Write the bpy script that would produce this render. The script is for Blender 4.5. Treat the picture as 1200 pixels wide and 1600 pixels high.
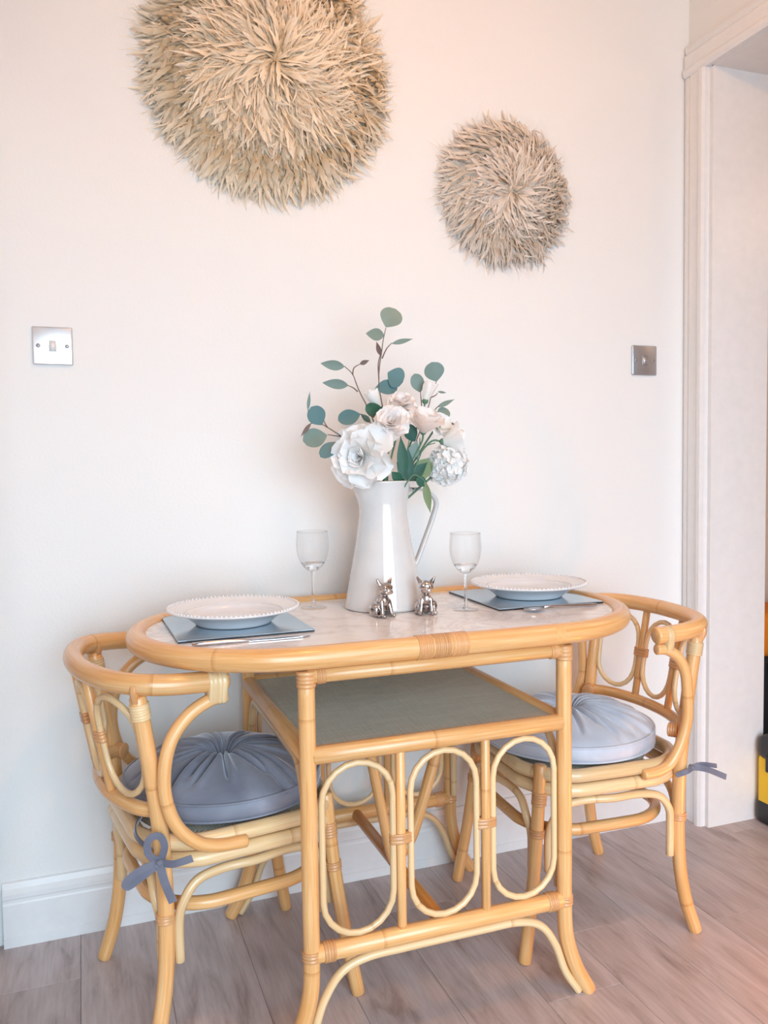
import bpy, bmesh, math, random
from mathutils import Vector, Matrix, noise
random.seed(7)
for o in list(bpy.data.objects):
    bpy.data.objects.remove(o)
sc = bpy.context.scene
COL = sc.collection
PI = math.pi

# ------------------------------------------------------------------ camera
F_PX, CAM = 1295.5, Vector((-0.5915, -2.032, 1.0836))
YAW, PITCH, ROLL = 0.3498, -0.0559, -0.0148
fw = Vector((math.sin(YAW)*math.cos(PITCH), math.cos(YAW)*math.cos(PITCH), math.sin(PITCH)))
rt = Vector((math.cos(YAW), -math.sin(YAW), 0)); up = rt.cross(fw)
r2 = rt*math.cos(ROLL)+up*math.sin(ROLL); u2 = -rt*math.sin(ROLL)+up*math.cos(ROLL)
cd = bpy.data.cameras.new('camera'); cam = bpy.data.objects.new('camera', cd); COL.objects.link(cam)
m = Matrix.Identity(4)
for i in range(3):
    m[i][0] = r2[i]; m[i][1] = u2[i]; m[i][2] = -fw[i]; m[i][3] = CAM[i]
cam.matrix_world = m
cd.sensor_fit = 'VERTICAL'; cd.sensor_height = 24.0; cd.lens = 24.0*F_PX/1600; cd.clip_start = 0.02
sc.camera = cam

def at(px, py, y=None, z=None, x=None):
    """a point of the room, measured from a photo pixel at a known depth (y), height (z) or x"""
    d = fw + r2*((px-600)/F_PX) - u2*((py-800)/F_PX)
    if y is not None: t = (y-CAM.y)/d.y
    elif z is not None: t = (z-CAM.z)/d.z
    else: t = (x-CAM.x)/d.x
    return CAM+d*t

# ------------------------------------------------------------------ world, light, exposure
w = bpy.data.worlds.new('world'); sc.world = w; w.use_nodes = True
w.node_tree.nodes['Background'].inputs[0].default_value = (0.75, 0.86, 1.0, 1)
w.node_tree.nodes['Background'].inputs[1].default_value = 0.4
def area(name, loc, target, sx, sy, power, col):
    l = bpy.data.lights.new(name, 'AREA'); l.shape = 'RECTANGLE'; l.size = sx; l.size_y = sy
    l.energy = power; l.color = col
    o = bpy.data.objects.new(name, l); COL.objects.link(o); o.location = loc
    o.rotation_euler = (Vector(target)-Vector(loc)).to_track_quat('-Z', 'Y').to_euler()
    return o
wl = area('window_daylight', (-0.05, -3.57, 1.10), (0.55, 0, -0.20), 2.1, 2.0, 32, (0.65, 0.835, 0.98))
wl.data.spread = math.radians(105)   # skylight falls into the room slanting down
def bulb(name, loc, power, col, rad):
    l = bpy.data.lights.new(name, 'POINT'); l.energy = power; l.color = col; l.shadow_soft_size = rad
    o = bpy.data.objects.new(name, l); COL.objects.link(o); o.location = loc
    return o
bulb('ceiling_lamp_light', (0.12, -1.22, 2.44), 13.5, (1.0, 0.47, 0.16), 0.06)
bulb('hall_lamp_light', (2.05, -0.9, 2.05), 3, (1.0, 0.60, 0.32), 0.10)
bulb('floor_lamp_light', (0.93, -1.00, 0.13), 3.8, (1.0, 0.30, 0.02), 0.05)
vs = sc.view_settings
vs.view_transform = 'Standard'; vs.look = 'None'; vs.gamma = 1.0; vs.use_curve_mapping = False
vs.exposure = 0.55

# ------------------------------------------------------------------ materials
def srgb(r, g, b):
    def f(c):
        c /= 255.0
        return c/12.92 if c <= 0.04045 else ((c+0.055)/1.055)**2.4
    return (f(r), f(g), f(b), 1)
class NT:
    def __init__(s, name):
        s.m = bpy.data.materials.new(name); s.m.use_nodes = True; s.t = s.m.node_tree
        s.b = s.t.nodes['Principled BSDF']; s.out = s.t.nodes['Material Output']
    def n(s, kind, **kw):
        nd = s.t.nodes.new(kind)
        for k, v in kw.items():
            if k in nd.inputs: nd.inputs[k].default_value = v
            else: setattr(nd, k, v)
        return nd
    def l(s, a, b): s.t.links.new(a, b)
    def ramp(s, fac, stops):
        r = s.n('ShaderNodeValToRGB'); e = r.color_ramp.elements
        while len(e) < len(stops): e.new(0.5)
        for el, (p, c) in zip(e, stops): el.position = p; el.color = c
        s.l(fac, r.inputs[0]); return r
    def bump(s, h, strength, dist=0.002):
        b = s.n('ShaderNodeBump', Strength=strength, Distance=dist); s.l(h, b.inputs['Height']); s.l(b.outputs[0], s.b.inputs['Normal'])
    def set(s, **kw):
        for k, v in kw.items(): s.b.inputs[k.replace('_', ' ')].default_value = v
    def mix(s, fac, a, b, mode='MIX'):
        x = s.n('ShaderNodeMix', data_type='RGBA', blend_type=mode)
        if isinstance(fac, float): x.inputs[0].default_value = fac
        else: s.l(fac, x.inputs[0])
        for i, v in ((6, a), (7, b)):
            if isinstance(v, tuple): x.inputs[i].default_value = v
            else: s.l(v, x.inputs[i])
        return x.outputs[2]
def simple(name, col, rough=0.5, metal=0.0, **kw):
    t = NT(name); t.set(Base_Color=col, Roughness=rough, Metallic=metal)
    nz = t.n('ShaderNodeTexNoise', Scale=35.0, Detail=3.0); co = t.n('ShaderNodeTexCoord'); t.l(co.outputs['Object'], nz.inputs[0])
    c2 = tuple(c*0.9 for c in col[:3])+(1,)
    t.l(t.mix(nz.outputs[0], c2, col), t.b.inputs['Base Color'])
    for k, v in kw.items(): t.b.inputs[k.replace('_', ' ')].default_value = v
    return t.m
def bamboo(name, ca, cb, cc, ringgap=0.46, rough=0.30):
    t = NT(name); uv = t.n('ShaderNodeUVMap'); sep = t.n('ShaderNodeSeparateXYZ'); t.l(uv.outputs[0], sep.inputs[0])
    oi = t.n('ShaderNodeObjectInfo')
    add = t.n('ShaderNodeVectorMath', operation='ADD'); t.l(uv.outputs[0], add.inputs[0])
    cmb = t.n('ShaderNodeCombineXYZ'); mul = t.n('ShaderNodeMath', operation='MULTIPLY'); mul.inputs[1].default_value = 37.0
    t.l(oi.outputs['Random'], mul.inputs[0]); t.l(mul.outputs[0], cmb.inputs[1]); t.l(cmb.outputs[0], add.inputs[1])
    mp = t.n('ShaderNodeMapping'); mp.inputs['Scale'].default_value = (7, 5, 1); t.l(add.outputs[0], mp.inputs[0])
    n1 = t.n('ShaderNodeTexNoise', Scale=1.0, Detail=4.0, Roughness=0.6); t.l(mp.outputs[0], n1.inputs[0])
    mp2 = t.n('ShaderNodeMapping'); mp2.inputs['Scale'].default_value = (90, 14, 1); t.l(add.outputs[0], mp2.inputs[0])
    n2 = t.n('ShaderNodeTexNoise', Scale=1.0, Detail=2.0); t.l(mp2.outputs[0], n2.inputs[0])
    base = t.ramp(n1.outputs[0], [(0.3, ca), (0.52, cb), (0.75, cc)])
    streak = t.ramp(n2.outputs[0], [(0.35, (0.88, 0.85, 0.8, 1)), (0.6, (1, 1, 1, 1))])
    c = t.mix(1.0, base.outputs[0], streak.outputs[0], 'MULTIPLY')
    # growth nodes: narrow dark rings along the length
    y2 = t.n('ShaderNodeSeparateXYZ'); t.l(add.outputs[0], y2.inputs[0])
    dv = t.n('ShaderNodeMath', operation='DIVIDE'); dv.inputs[1].default_value = ringgap; t.l(y2.outputs[1], dv.inputs[0])
    fr = t.n('ShaderNodeMath', operation='FRACT'); t.l(dv.outputs[0], fr.inputs[0])
    rg = t.ramp(fr.outputs[0], [(0.0, (0.80, 0.70, 0.60, 1)), (0.006, (0.86, 0.78, 0.69, 1)), (0.02, (1, 1, 1, 1)), (1.0, (1, 1, 1, 1))])
    c = t.mix(1.0, c, rg.outputs[0], 'MULTIPLY')
    # dark specks
    vo = t.n('ShaderNodeTexNoise', Scale=1.0, Detail=1.0); mp3 = t.n('ShaderNodeMapping'); mp3.inputs['Scale'].default_value = (40, 110, 1)
    t.l(add.outputs[0], mp3.inputs[0]); t.l(mp3.outputs[0], vo.inputs[0])
    sp = t.ramp(vo.outputs[0], [(0.0, (1, 1, 1, 1)), (0.80, (1, 1, 1, 1)), (0.84, (0.35, 0.22, 0.12, 1))])
    c = t.mix(1.0, c, sp.outputs[0], 'MULTIPLY')
    hv = t.n('ShaderNodeHueSaturation'); t.l(c, hv.inputs['Color'])
    mr = t.n('ShaderNodeMapRange'); mr.inputs[3].default_value = 0.88; mr.inputs[4].default_value = 1.06; t.l(oi.outputs['Random'], mr.inputs[0]); t.l(mr.outputs[0], hv.inputs['Value'])
    t.l(hv.outputs[0], t.b.inputs['Base Color'])
    t.set(Roughness=rough, Coat_Weight=0.35, Coat_Roughness=0.12)
    t.bump(n2.outputs[0], 0.12, 0.001)
    return t.m
M = {}
M['bamboo'] = bamboo('bamboo', srgb(228, 164, 96), srgb(238, 184, 122), srgb(243, 204, 152))
M['cane'] = bamboo('pale_cane', srgb(234, 194, 140), srgb(240, 208, 160), srgb(244, 220, 180), 0.5)
M['brown_bamboo'] = bamboo('brown_bamboo', srgb(196, 120, 52), srgb(212, 140, 70), srgb(222, 160, 92))
M['wrap'] = bamboo('binding_strip', srgb(206, 142, 88), srgb(222, 166, 112), srgb(232, 188, 140), 9.0, 0.38)

def wall_mat(name, col, bumpy=0.25):
    t = NT(name); co = t.n('ShaderNodeTexCoord'); nz = t.n('ShaderNodeTexNoise', Scale=140.0, Detail=4.0); t.l(co.outputs['Object'], nz.inputs[0])
    n2 = t.n('ShaderNodeTexNoise', Scale=2.0, Detail=2.0); t.l(co.outputs['Object'], n2.inputs[0])
    t.l(t.mix(n2.outputs[0], tuple(c*0.97 for c in col[:3])+(1,), col), t.b.inputs['Base Color'])
    t.set(Roughness=0.75); t.bump(nz.outputs[0], bumpy, 0.002); return t.m
M['wall'] = wall_mat('white_emulsion_wall', (0.84, 0.845, 0.835, 1))
M['ceiling'] = wall_mat('white_ceiling', (0.88, 0.86, 0.84, 1), 0.1)
M['gloss_white'] = simple('white_gloss_paint', (0.86, 0.86, 0.86, 1), 0.35)
M['hall_wall'] = wall_mat('hall_wall_paint', (0.85, 0.70, 0.58, 1), 0.1)
def floor_mat():
    t = NT('grey_oak_laminate'); co = t.n('ShaderNodeTexCoord'); oi = t.n('ShaderNodeObjectInfo')
    cmb = t.n('ShaderNodeCombineXYZ'); mul = t.n('ShaderNodeMath', operation='MULTIPLY'); mul.inputs[1].default_value = 23.0
    t.l(oi.outputs['Random'], mul.inputs[0]); t.l(mul.outputs[0], cmb.inputs[0]); t.l(mul.outputs[0], cmb.inputs[1])
    add = t.n('ShaderNodeVectorMath', operation='ADD'); t.l(co.outputs['Object'], add.inputs[0]); t.l(cmb.outputs[0], add.inputs[1])
    mp = t.n('ShaderNodeMapping'); mp.inputs['Scale'].default_value = (9, 1.6, 1); t.l(add.outputs[0], mp.inputs[0])
    n1 = t.n('ShaderNodeTexNoise', Scale=2.2, Detail=6.0, Roughness=0.62, Distortion=0.8); t.l(mp.outputs[0], n1.inputs[0])
    mp2 = t.n('ShaderNodeMapping'); mp2.inputs['Scale'].default_value = (70, 5, 1); t.l(add.outputs[0], mp2.inputs[0])
    n2 = t.n('ShaderNodeTexNoise', Scale=2.0, Detail=4.0); t.l(mp2.outputs[0], n2.inputs[0])
    r1 = t.ramp(n1.outputs[0], [(0.28, srgb(156, 138, 133)), (0.45, srgb(190, 174, 172)), (0.62, srgb(202, 187, 186)), (0.8, srgb(210, 198, 196))])
    r2_ = t.ramp(n2.outputs[0], [(0.3, (0.86, 0.85, 0.84, 1)), (0.6, (1, 1, 1, 1))])
    c = t.mix(1.0, r1.outputs[0], r2_.outputs[0], 'MULTIPLY')
    hv = t.n('ShaderNodeHueSaturation'); t.l(c, hv.inputs['Color']); mr = t.n('ShaderNodeMapRange'); mr.inputs[3].default_value = 0.90; mr.inputs[4].default_value = 1.08
    t.l(oi.outputs['Random'], mr.inputs[0]); t.l(mr.outputs[0], hv.inputs['Value']); t.l(hv.outputs[0], t.b.inputs['Base Color'])
    t.set(Roughness=0.42); t.bump(n2.outputs[0], 0.15, 0.001); return t.m
M['floor'] = floor_mat()
M['gap'] = simple('dark_joint', srgb(120, 104, 96), 0.8)
def marble():
    t = NT('white_marble_effect'); co = t.n('ShaderNodeTexCoord'); nz = t.n('ShaderNodeTexNoise', Scale=5.0, Detail=7.0, Roughness=0.62, Distortion=1.6); t.l(co.outputs['Object'], nz.inputs[0])
    sb = t.n('ShaderNodeMath', operation='SUBTRACT'); sb.inputs[1].default_value = 0.5; t.l(nz.outputs[0], sb.inputs[0])
    ab = t.n('ShaderNodeMath', operation='ABSOLUTE'); t.l(sb.outputs[0], ab.inputs[0])
    r = t.ramp(ab.outputs[0], [(0.0, srgb(222, 215, 213)), (0.03, srgb(234, 230, 228)), (0.12, srgb(243, 241, 240))])
    t.l(r.outputs[0], t.b.inputs['Base Color']); t.set(Roughness=0.16); return t.m
M['marble'] = marble()
def weave():
    t = NT('woven_seagrass'); co = t.n('ShaderNodeTexCoord')
    wv = t.n('ShaderNodeTexWave', Scale=75.0, Distortion=1.5, Detail=1.0); wv.bands_direction = 'Y'; t.l(co.outputs['Object'], wv.inputs[0])
    w2 = t.n('ShaderNodeTexWave', Scale=48.0, Distortion=0.8); w2.bands_direction = 'X'; t.l(co.outputs['Object'], w2.inputs[0])
    nz = t.n('ShaderNodeTexNoise', Scale=1.0, Detail=5.0); mp = t.n('ShaderNodeMapping'); mp.inputs['Scale'].default_value = (14, 90, 1); t.l(co.outputs['Object'], mp.inputs[0]); t.l(mp.outputs[0], nz.inputs[0])
    a = t.mix(wv.outputs[1], srgb(184, 180, 162), srgb(226, 222, 206)); b = t.mix(nz.outputs[0], srgb(170, 164, 146), srgb(230, 226, 210))
    c = t.mix(0.5, a, b); t.l(c, t.b.inputs['Base Color']); t.set(Roughness=0.7)
    h = t.n('ShaderNodeMath', operation='MULTIPLY'); t.l(wv.outputs[1], h.inputs[0]); t.l(w2.outputs[1], h.inputs[1]); t.bump(h.outputs[0], 0.8, 0.003); return t.m
M['weave'] = weave()
def velvet(name, a, b):
    t = NT(name); co = t.n('ShaderNodeTexCoord'); nz = t.n('ShaderNodeTexNoise', Scale=9.0, Detail=4.0, Distortion=0.6); t.l(co.outputs['Object'], nz.inputs[0])
    r = t.ramp(nz.outputs[0], [(0.35, a), (0.65, b)]); t.l(r.outputs[0], t.b.inputs['Base Color'])
    t.set(Roughness=0.55, Sheen_Weight=0.9, Sheen_Roughness=0.35, Sheen_Tint=(0.9, 0.92, 1, 1)); return t.m
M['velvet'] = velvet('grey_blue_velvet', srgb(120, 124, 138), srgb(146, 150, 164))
M['velvet_lit'] = velvet('grey_velvet_lit', srgb(184, 187, 198), srgb(206, 209, 218))  # same grey velvet, its colour raised for the light on the right cushion
M['tie'] = velvet('grey_velvet_ribbon', srgb(98, 100, 116), srgb(120, 122, 136))
M['steel'] = simple('brushed_steel', (0.74, 0.74, 0.76, 1), 0.30, 0.85)
M['screw'] = simple('screw_metal', (0.45, 0.45, 0.47, 1), 0.35, 0.9)
M['grey_steel'] = simple('dull_steel', (0.56, 0.57, 0.60, 1), 0.36, 0.85)
M['dark'] = simple('dark_plastic', (0.02, 0.02, 0.022, 1), 0.45)
M['white_plastic'] = simple('white_plastic', (0.82, 0.81, 0.80, 1), 0.35)
M['enamel'] = simple('white_enamel', (0.72, 0.71, 0.70, 1), 0.12, 0.0, Coat_Weight=0.5, Coat_Roughness=0.05)
M['china'] = simple('white_china', (0.84, 0.83, 0.84, 1), 0.12)
def chrome(name='tarnished_chrome'):
    t = NT(name); t.set(Base_Color=(0.62, 0.58, 0.57, 1), Roughness=0.12, Metallic=1.0)
    co = t.n('ShaderNodeTexCoord'); nz = t.n('ShaderNodeTexNoise', Scale=60.0, Detail=3.0); t.l(co.outputs['Object'], nz.inputs[0])
    r = t.ramp(nz.outputs[0], [(0.35, (0.30, 0.26, 0.25, 1)), (0.6, (0.72, 0.68, 0.67, 1))]); t.l(r.outputs[0], t.b.inputs['Base Color']); t.bump(nz.outputs[0], 0.25, 0.003); return t.m
M['chrome'] = chrome()
M['cutlery'] = simple('polished_steel', (0.66, 0.64, 0.66, 1), 0.16, 1.0)
M['mat_glass'] = simple('blue_grey_mirror_glass', srgb(178, 200, 216), 0.12, 0.55)
M['mat_edge'] = simple('dark_glass_edge', srgb(36, 42, 52), 0.3)
def thin_glass(name, base):
    t = NT(name); tr = t.n('ShaderNodeBsdfTransparent'); tr.inputs[0].default_value = (0.996, 0.996, 0.997, 1)
    gl = t.n('ShaderNodeBsdfGlossy'); gl.inputs['Roughness'].default_value = 0.03
    lw = t.n('ShaderNodeLayerWeight'); lw.inputs[0].default_value = base
    mx = t.n('ShaderNodeMixShader'); t.l(lw.outputs['Facing'], mx.inputs[0]); t.l(tr.outputs[0], mx.inputs[1]); t.l(gl.outputs[0], mx.inputs[2])
    t.l(mx.outputs[0], t.out.inputs[0]); return t.m
M['glass'] = thin_glass('clear_glass', 0.07)
t_ = NT('solid_glass'); t_.set(Base_Color=(0.97, 0.97, 0.98, 1), Roughness=0.02, Transmission_Weight=1.0, IOR=1.35); M['solid_glass'] = t_.m
def feather_mat(name, root, mid, tip):
    t = NT(name); at_ = t.n('ShaderNodeAttribute', attribute_name='tone'); uv = t.n('ShaderNodeUVMap'); sep = t.n('ShaderNodeSeparateXYZ'); t.l(uv.outputs[0], sep.inputs[0])
    oi = t.n('ShaderNodeObjectInfo')
    r = t.ramp(sep.outputs[1], [(0.0, root), (0.45, mid), (1.0, tip)])
    a = t.n('ShaderNodeMath', operation='ADD'); t.l(at_.outputs['Fac'], a.inputs[0]); t.l(oi.outputs['Random'], a.inputs[1])
    mr = t.n('ShaderNodeMapRange'); mr.inputs[2].default_value = 2.0; mr.inputs[3].default_value = 0.92; mr.inputs[4].default_value = 1.14; t.l(a.outputs[0], mr.inputs[0])
    hv = t.n('ShaderNodeHueSaturation'); t.l(r.outputs[0], hv.inputs['Color']); t.l(mr.outputs[0], hv.inputs['Value'])
    wv = t.n('ShaderNodeTexWave', Scale=14.0, Distortion=2.0); wv.bands_direction = 'Y'; t.l(uv.outputs[0], wv.inputs[0])
    st = t.ramp(wv.outputs[1], [(0.0, (0.9, 0.88, 0.85, 1)), (1.0, (1, 1, 1, 1))])
    c = t.mix(1.0, hv.outputs[0], st.outputs[0], 'MULTIPLY'); t.l(c, t.b.inputs['Base Color']); t.set(Roughness=0.7)
    tl = t.n('ShaderNodeBsdfTranslucent'); t.l(c, tl.inputs[0]); mx = t.n('ShaderNodeMixShader'); mx.inputs[0].default_value = 0.15
    t.l(t.b.outputs[0], mx.inputs[1]); t.l(tl.outputs[0], mx.inputs[2]); t.l(mx.outputs[0], t.out.inputs[0]); return t.m
M['feather_tan'] = feather_mat('tan_feather', srgb(192, 168, 130), srgb(244, 228, 202), srgb(253, 243, 226))
M['feather_grey'] = feather_mat('greige_feather', srgb(206, 190, 170), srgb(236, 224, 210), srgb(244, 236, 228))
def petal_mat(name, col, edge):
    t = NT(name); uv = t.n('ShaderNodeUVMap'); sep = t.n('ShaderNodeSeparateXYZ'); t.l(uv.outputs[0], sep.inputs[0])
    r = t.ramp(sep.outputs[1], [(0.0, col), (1.0, edge)]); t.l(r.outputs[0], t.b.inputs['Base Color']); t.set(Roughness=0.6)
    tl = t.n('ShaderNodeBsdfTranslucent'); t.l(r.outputs[0], tl.inputs[0]); mx = t.n('ShaderNodeMixShader'); mx.inputs[0].default_value = 0.28
    t.l(t.b.outputs[0], mx.inputs[1]); t.l(tl.outputs[0], mx.inputs[2]); t.l(mx.outputs[0], t.out.inputs[0]); return t.m
M['petal_white'] = petal_mat('white_petal', srgb(246, 247, 242), srgb(253, 252, 252))
M['petal_pink'] = petal_mat('blush_petal', srgb(253, 242, 234), srgb(254, 249, 247))
def leaf_mat(name, a, b):
    t = NT(name); oi = t.n('ShaderNodeObjectInfo'); co = t.n('ShaderNodeTexCoord'); nz = t.n('ShaderNodeTexNoise', Scale=30.0, Detail=3.0); t.l(co.outputs['Object'], nz.inputs[0])
    c = t.mix(oi.outputs['Random'], a, b); d = t.mix(nz.outputs[0], (0.85, 0.85, 0.85, 1), (1.1, 1.1, 1.1, 1)); t.l(t.mix(1.0, c, d, 'MULTIPLY'), t.b.inputs['Base Color']); t.set(Roughness=0.5); return t.m
M['euc'] = leaf_mat('eucalyptus_leaf', srgb(104, 130, 124), srgb(130, 148, 136))
M['euc_dark'] = leaf_mat('dark_eucalyptus_leaf', srgb(66, 108, 112), srgb(90, 126, 128))
M['green'] = leaf_mat('dark_green_leaf', srgb(28, 80, 66), srgb(52, 100, 74))
M['olive'] = leaf_mat('olive_green_leaf', srgb(120, 138, 96), srgb(128, 146, 106))
M['stem'] = simple('brown_twig', srgb(112, 92, 84), 0.6)
M['gstem'] = simple('green_stem', srgb(92, 130, 104), 0.6)
M['yellow'] = simple('yellow_plastic', srgb(255, 208, 0), 0.4)
M['orange'] = simple('orange_cloth', srgb(250, 140, 20), 0.7)
M['black'] = simple('black_cloth', (0.015, 0.015, 0.018, 1), 0.7)

# ------------------------------------------------------------------ mesh helpers
def tag(o, label=None, cat=None, group=None, kind=None):
    for k, v in (('label', label), ('category', cat), ('group', group), ('kind', kind)):
        if v: o[k] = v
    return o
def empty(name, loc=(0, 0, 0), rz=0.0):
    o = bpy.data.objects.new(name, None); COL.objects.link(o); o.location = loc; o.rotation_euler = (0, 0, rz); o.empty_display_size = 0.05
    return o
def link(name, me, mat, parent=None, smooth=True):
    o = bpy.data.objects.new(name, me); COL.objects.link(o)
    if mat is not None and not me.materials: me.materials.append(mat)
    if smooth:
        for p in me.polygons: p.use_smooth = True
    if parent is not None: o.parent = parent
    return o
def mesh(name, vs_, fs, uvs=None):
    me = bpy.data.meshes.new(name); me.from_pydata([tuple(v) for v in vs_], [], fs)
    if uvs:
        ul = me.uv_layers.new(name='UVMap')
        for lp in me.loops: ul.data[lp.index].uv = uvs[lp.vertex_index]
    me.update(); return me
def crom(pts, n=6, closed=False):
    P = [Vector(p) for p in pts]; out = []; N = len(P)
    rng = range(N) if closed else range(N-1)
    for i in rng:
        if closed: a, b, c, d = P[i-1], P[i], P[(i+1) % N], P[(i+2) % N]
        else:
            b, c = P[i], P[i+1]; a = P[i-1] if i else b*2-c; d = P[i+2] if i+2 < N else c*2-b
        for k in range(n):
            t = k/n
            out.append(0.5*((2*b)+(c-a)*t+(2*a-5*b+4*c-d)*t*t+(3*b-a-3*c+d)*t**3))
    if not closed: out.append(P[-1])
    return out
def tube_mesh(pts, r, closed=False, sides=14, bevel=True):
    P = [Vector(p) for p in pts]; N = len(P)
    rad = r if isinstance(r, (list, tuple)) else [r]*N
    if not closed and bevel:
        e0 = P[0]+(P[1]-P[0]).normalized()*min(rad[0]*.2, (P[1]-P[0]).length*.4); e1 = P[-1]+(P[-2]-P[-1]).normalized()*min(rad[-1]*.2, (P[-2]-P[-1]).length*.4)
        P = [P[0], e0]+P[1:-1]+[e1, P[-1]]; rad = [rad[0]*.82, rad[0]]+list(rad[1:-1])+[rad[-1], rad[-1]*.82]; N = len(P)
    T = []
    for i in range(N):
        if closed: d = P[(i+1) % N]-P[i-1]
        else: d = P[min(i+1, N-1)]-P[max(i-1, 0)]
        T.append(d.normalized())
    u = T[0].orthogonal().normalized(); U = [u]
    for i in range(1, N):
        u = T[i-1].rotation_difference(T[i]) @ U[-1]; u = (u-T[i]*u.dot(T[i])).normalized(); U.append(u)
    tw = 0.0
    if closed:
        uu = T[-1].rotation_difference(T[0]) @ U[-1]; tw = math.atan2(T[0].dot(U[0].cross(uu)), U[0].dot(uu))
    vs_, uvs, fs = [], [], []; L = 0.0
    for i in range(N):
        if i: L += (P[i]-P[i-1]).length
        a0 = -tw*i/N; V = T[i].cross(U[i])
        for k in range(sides):
            a = a0+2*PI*k/sides
            vs_.append(P[i]+(U[i]*math.cos(a)+V*math.sin(a))*rad[i]); uvs.append((abs(2*k/sides-1), L))
    rng = N if closed else N-1
    for i in range(rng):
        j = (i+1) % N
        for k in range(sides):
            k2 = (k+1) % sides; fs.append((i*sides+k, i*sides+k2, j*sides+k2, j*sides+k))
    if not closed:
        fs.append(tuple(range(sides-1, -1, -1))); fs.append(tuple((N-1)*sides+k for k in range(sides)))
    return mesh('tube', vs_, fs, uvs)
def tube(name, pts, r, mat, parent, closed=False, sides=14, n=0):
    if n: pts = crom(pts, n, closed)
    return link(name, tube_mesh(pts, r, closed, sides), mat, parent)
def hull2(pts):
    pts = sorted(set((round(a, 6), round(b, 6)) for a, b in pts))
    def half(ps):
        h = []
        for p in ps:
            while len(h) > 1 and (h[-1][0]-h[-2][0])*(p[1]-h[-2][1])-(h[-1][1]-h[-2][1])*(p[0]-h[-2][0]) <= 0: h.pop()
            h.append(p)
        return h
    a = half(pts); b = half(pts[::-1]); return a[:-1]+b[:-1]
def binding(parent, centre, axis, circles, width=0.03, turns=5, mat=None, ridge=0.0016):
    """strips of split cane wound round one or several poles: circles = [(offset, radius)] across the axis"""
    c = Vector(centre); ax = Vector(axis).normalized(); u = ax.orthogonal().normalized(); v = ax.cross(u)
    pts = []
    for off, r in circles:
        off = Vector(off); a, b = off.dot(u), off.dot(v)
        for k in range(16): pts.append((a+r*math.cos(2*PI*k/16), b+r*math.sin(2*PI*k/16)))
    h = hull2(pts); n = len(h); mx = sum(p[0] for p in h)/n; my = sum(p[1] for p in h)/n
    vs_, uvs, fs = [], [], []; rows = []
    for i in range(turns):
        for f, g in ((0.02, 0.0002), (0.2, ridge), (0.8, ridge), (0.98, 0.0002)): rows.append((i+f, g))
    per = [0]
    for i, (s, g) in enumerate(rows):
        for k, (a, b) in enumerate(h):
            d = Vector((a-mx, b-my)); d = d.normalized()*(d.length+g+0.0006)
            vs_.append(c+ax*(width*(s/turns-0.5))+u*(mx+d.x)+v*(my+d.y)); uvs.append((s*0.3, k*0.004))
    for i in range(len(rows)-1):
        for k in range(n):
            k2 = (k+1) % n; fs.append((i*n+k, i*n+k2, (i+1)*n+k2, (i+1)*n+k))
    fs.append(tuple(range(n-1, -1, -1))); fs.append(tuple((len(rows)-1)*n+k for k in range(n)))
    return link('binding', mesh('binding', vs_, fs, uvs), mat or M['wrap'], parent)
def stadium(w, h, n=10):
    """closed loop in (a, b), total width w, total height h"""
    out = []; r = min(w, h)/2
    if h >= w:
        s = h/2-r
        for k in range(n+1): a = PI*k/n; out.append((r*math.cos(a), s+r*math.sin(a)))
        for k in range(n+1): a = PI+PI*k/n; out.append((r*math.cos(a), -s+r*math.sin(a)))
    else:
        s = w/2-r
        for k in range(n+1): a = -PI/2+PI*k/n; out.append((s+r*math.cos(a), r*math.sin(a)))
        for k in range(n+1): a = PI/2+PI*k/n; out.append((-s+r*math.cos(a), r*math.sin(a)))
    # add points on the straights
    res = []
    for i, p in enumerate(out):
        q = out[(i+1) % len(out)]; d = math.hypot(p[0]-q[0], p[1]-q[1]); k = max(1, int(d/0.02))
        for j in range(k):
            t = j/k; res.append((p[0]+(q[0]-p[0])*t, p[1]+(q[1]-p[1])*t))
    return res
def lathe_mesh(prof, n=40, wob=None):
    vs_, fs, uvs = [], [], []
    for i, (r, z) in enumerate(prof):
        for k in range(n):
            a = 2*PI*k/n; x, y, zz = r*math.cos(a), r*math.sin(a), z
            if wob: x, y, zz = wob(x, y, zz, a, r)
            vs_.append((x, y, zz)); uvs.append((k/n, i/len(prof)))
    for i in range(len(prof)-1):
        for k in range(n):
            k2 = (k+1) % n; fs.append((i*n+k, i*n+k2, (i+1)*n+k2, (i+1)*n+k))
    if prof[0][0] > 1e-6: fs.append(tuple(range(n-1, -1, -1)))
    if prof[-1][0] > 1e-6: fs.append(tuple((len(prof)-1)*n+k for k in range(n)))
    me = mesh('lathe', vs_, fs, uvs); bm = bmesh.new(); bm.from_mesh(me); bmesh.ops.remove_doubles(bm, verts=bm.verts, dist=1e-6); bmesh.ops.recalc_face_normals(bm, faces=bm.faces); bm.to_mesh(me); bm.free(); return me
def box_mesh(x0, x1, y0, y1, z0, z1, bev=0.0, seg=2):
    bm = bmesh.new(); bmesh.ops.create_cube(bm, size=1.0)
    for v in bm.verts: v.co = Vector(((x0+x1)/2+v.co.x*(x1-x0), (y0+y1)/2+v.co.y*(y1-y0), (z0+z1)/2+v.co.z*(z1-z0)))
    if bev: bmesh.ops.bevel(bm, geom=bm.edges[:], offset=bev, segments=seg, profile=0.5, affect='EDGES')
    me = bpy.data.meshes.new('box'); bm.to_mesh(me); bm.free(); return me
def box(name, x0, x1, y0, y1, z0, z1, mat, parent=None, bev=0.0, smooth=False):
    return link(name, box_mesh(x0, x1, y0, y1, z0, z1, bev), mat, parent, smooth)
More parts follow.
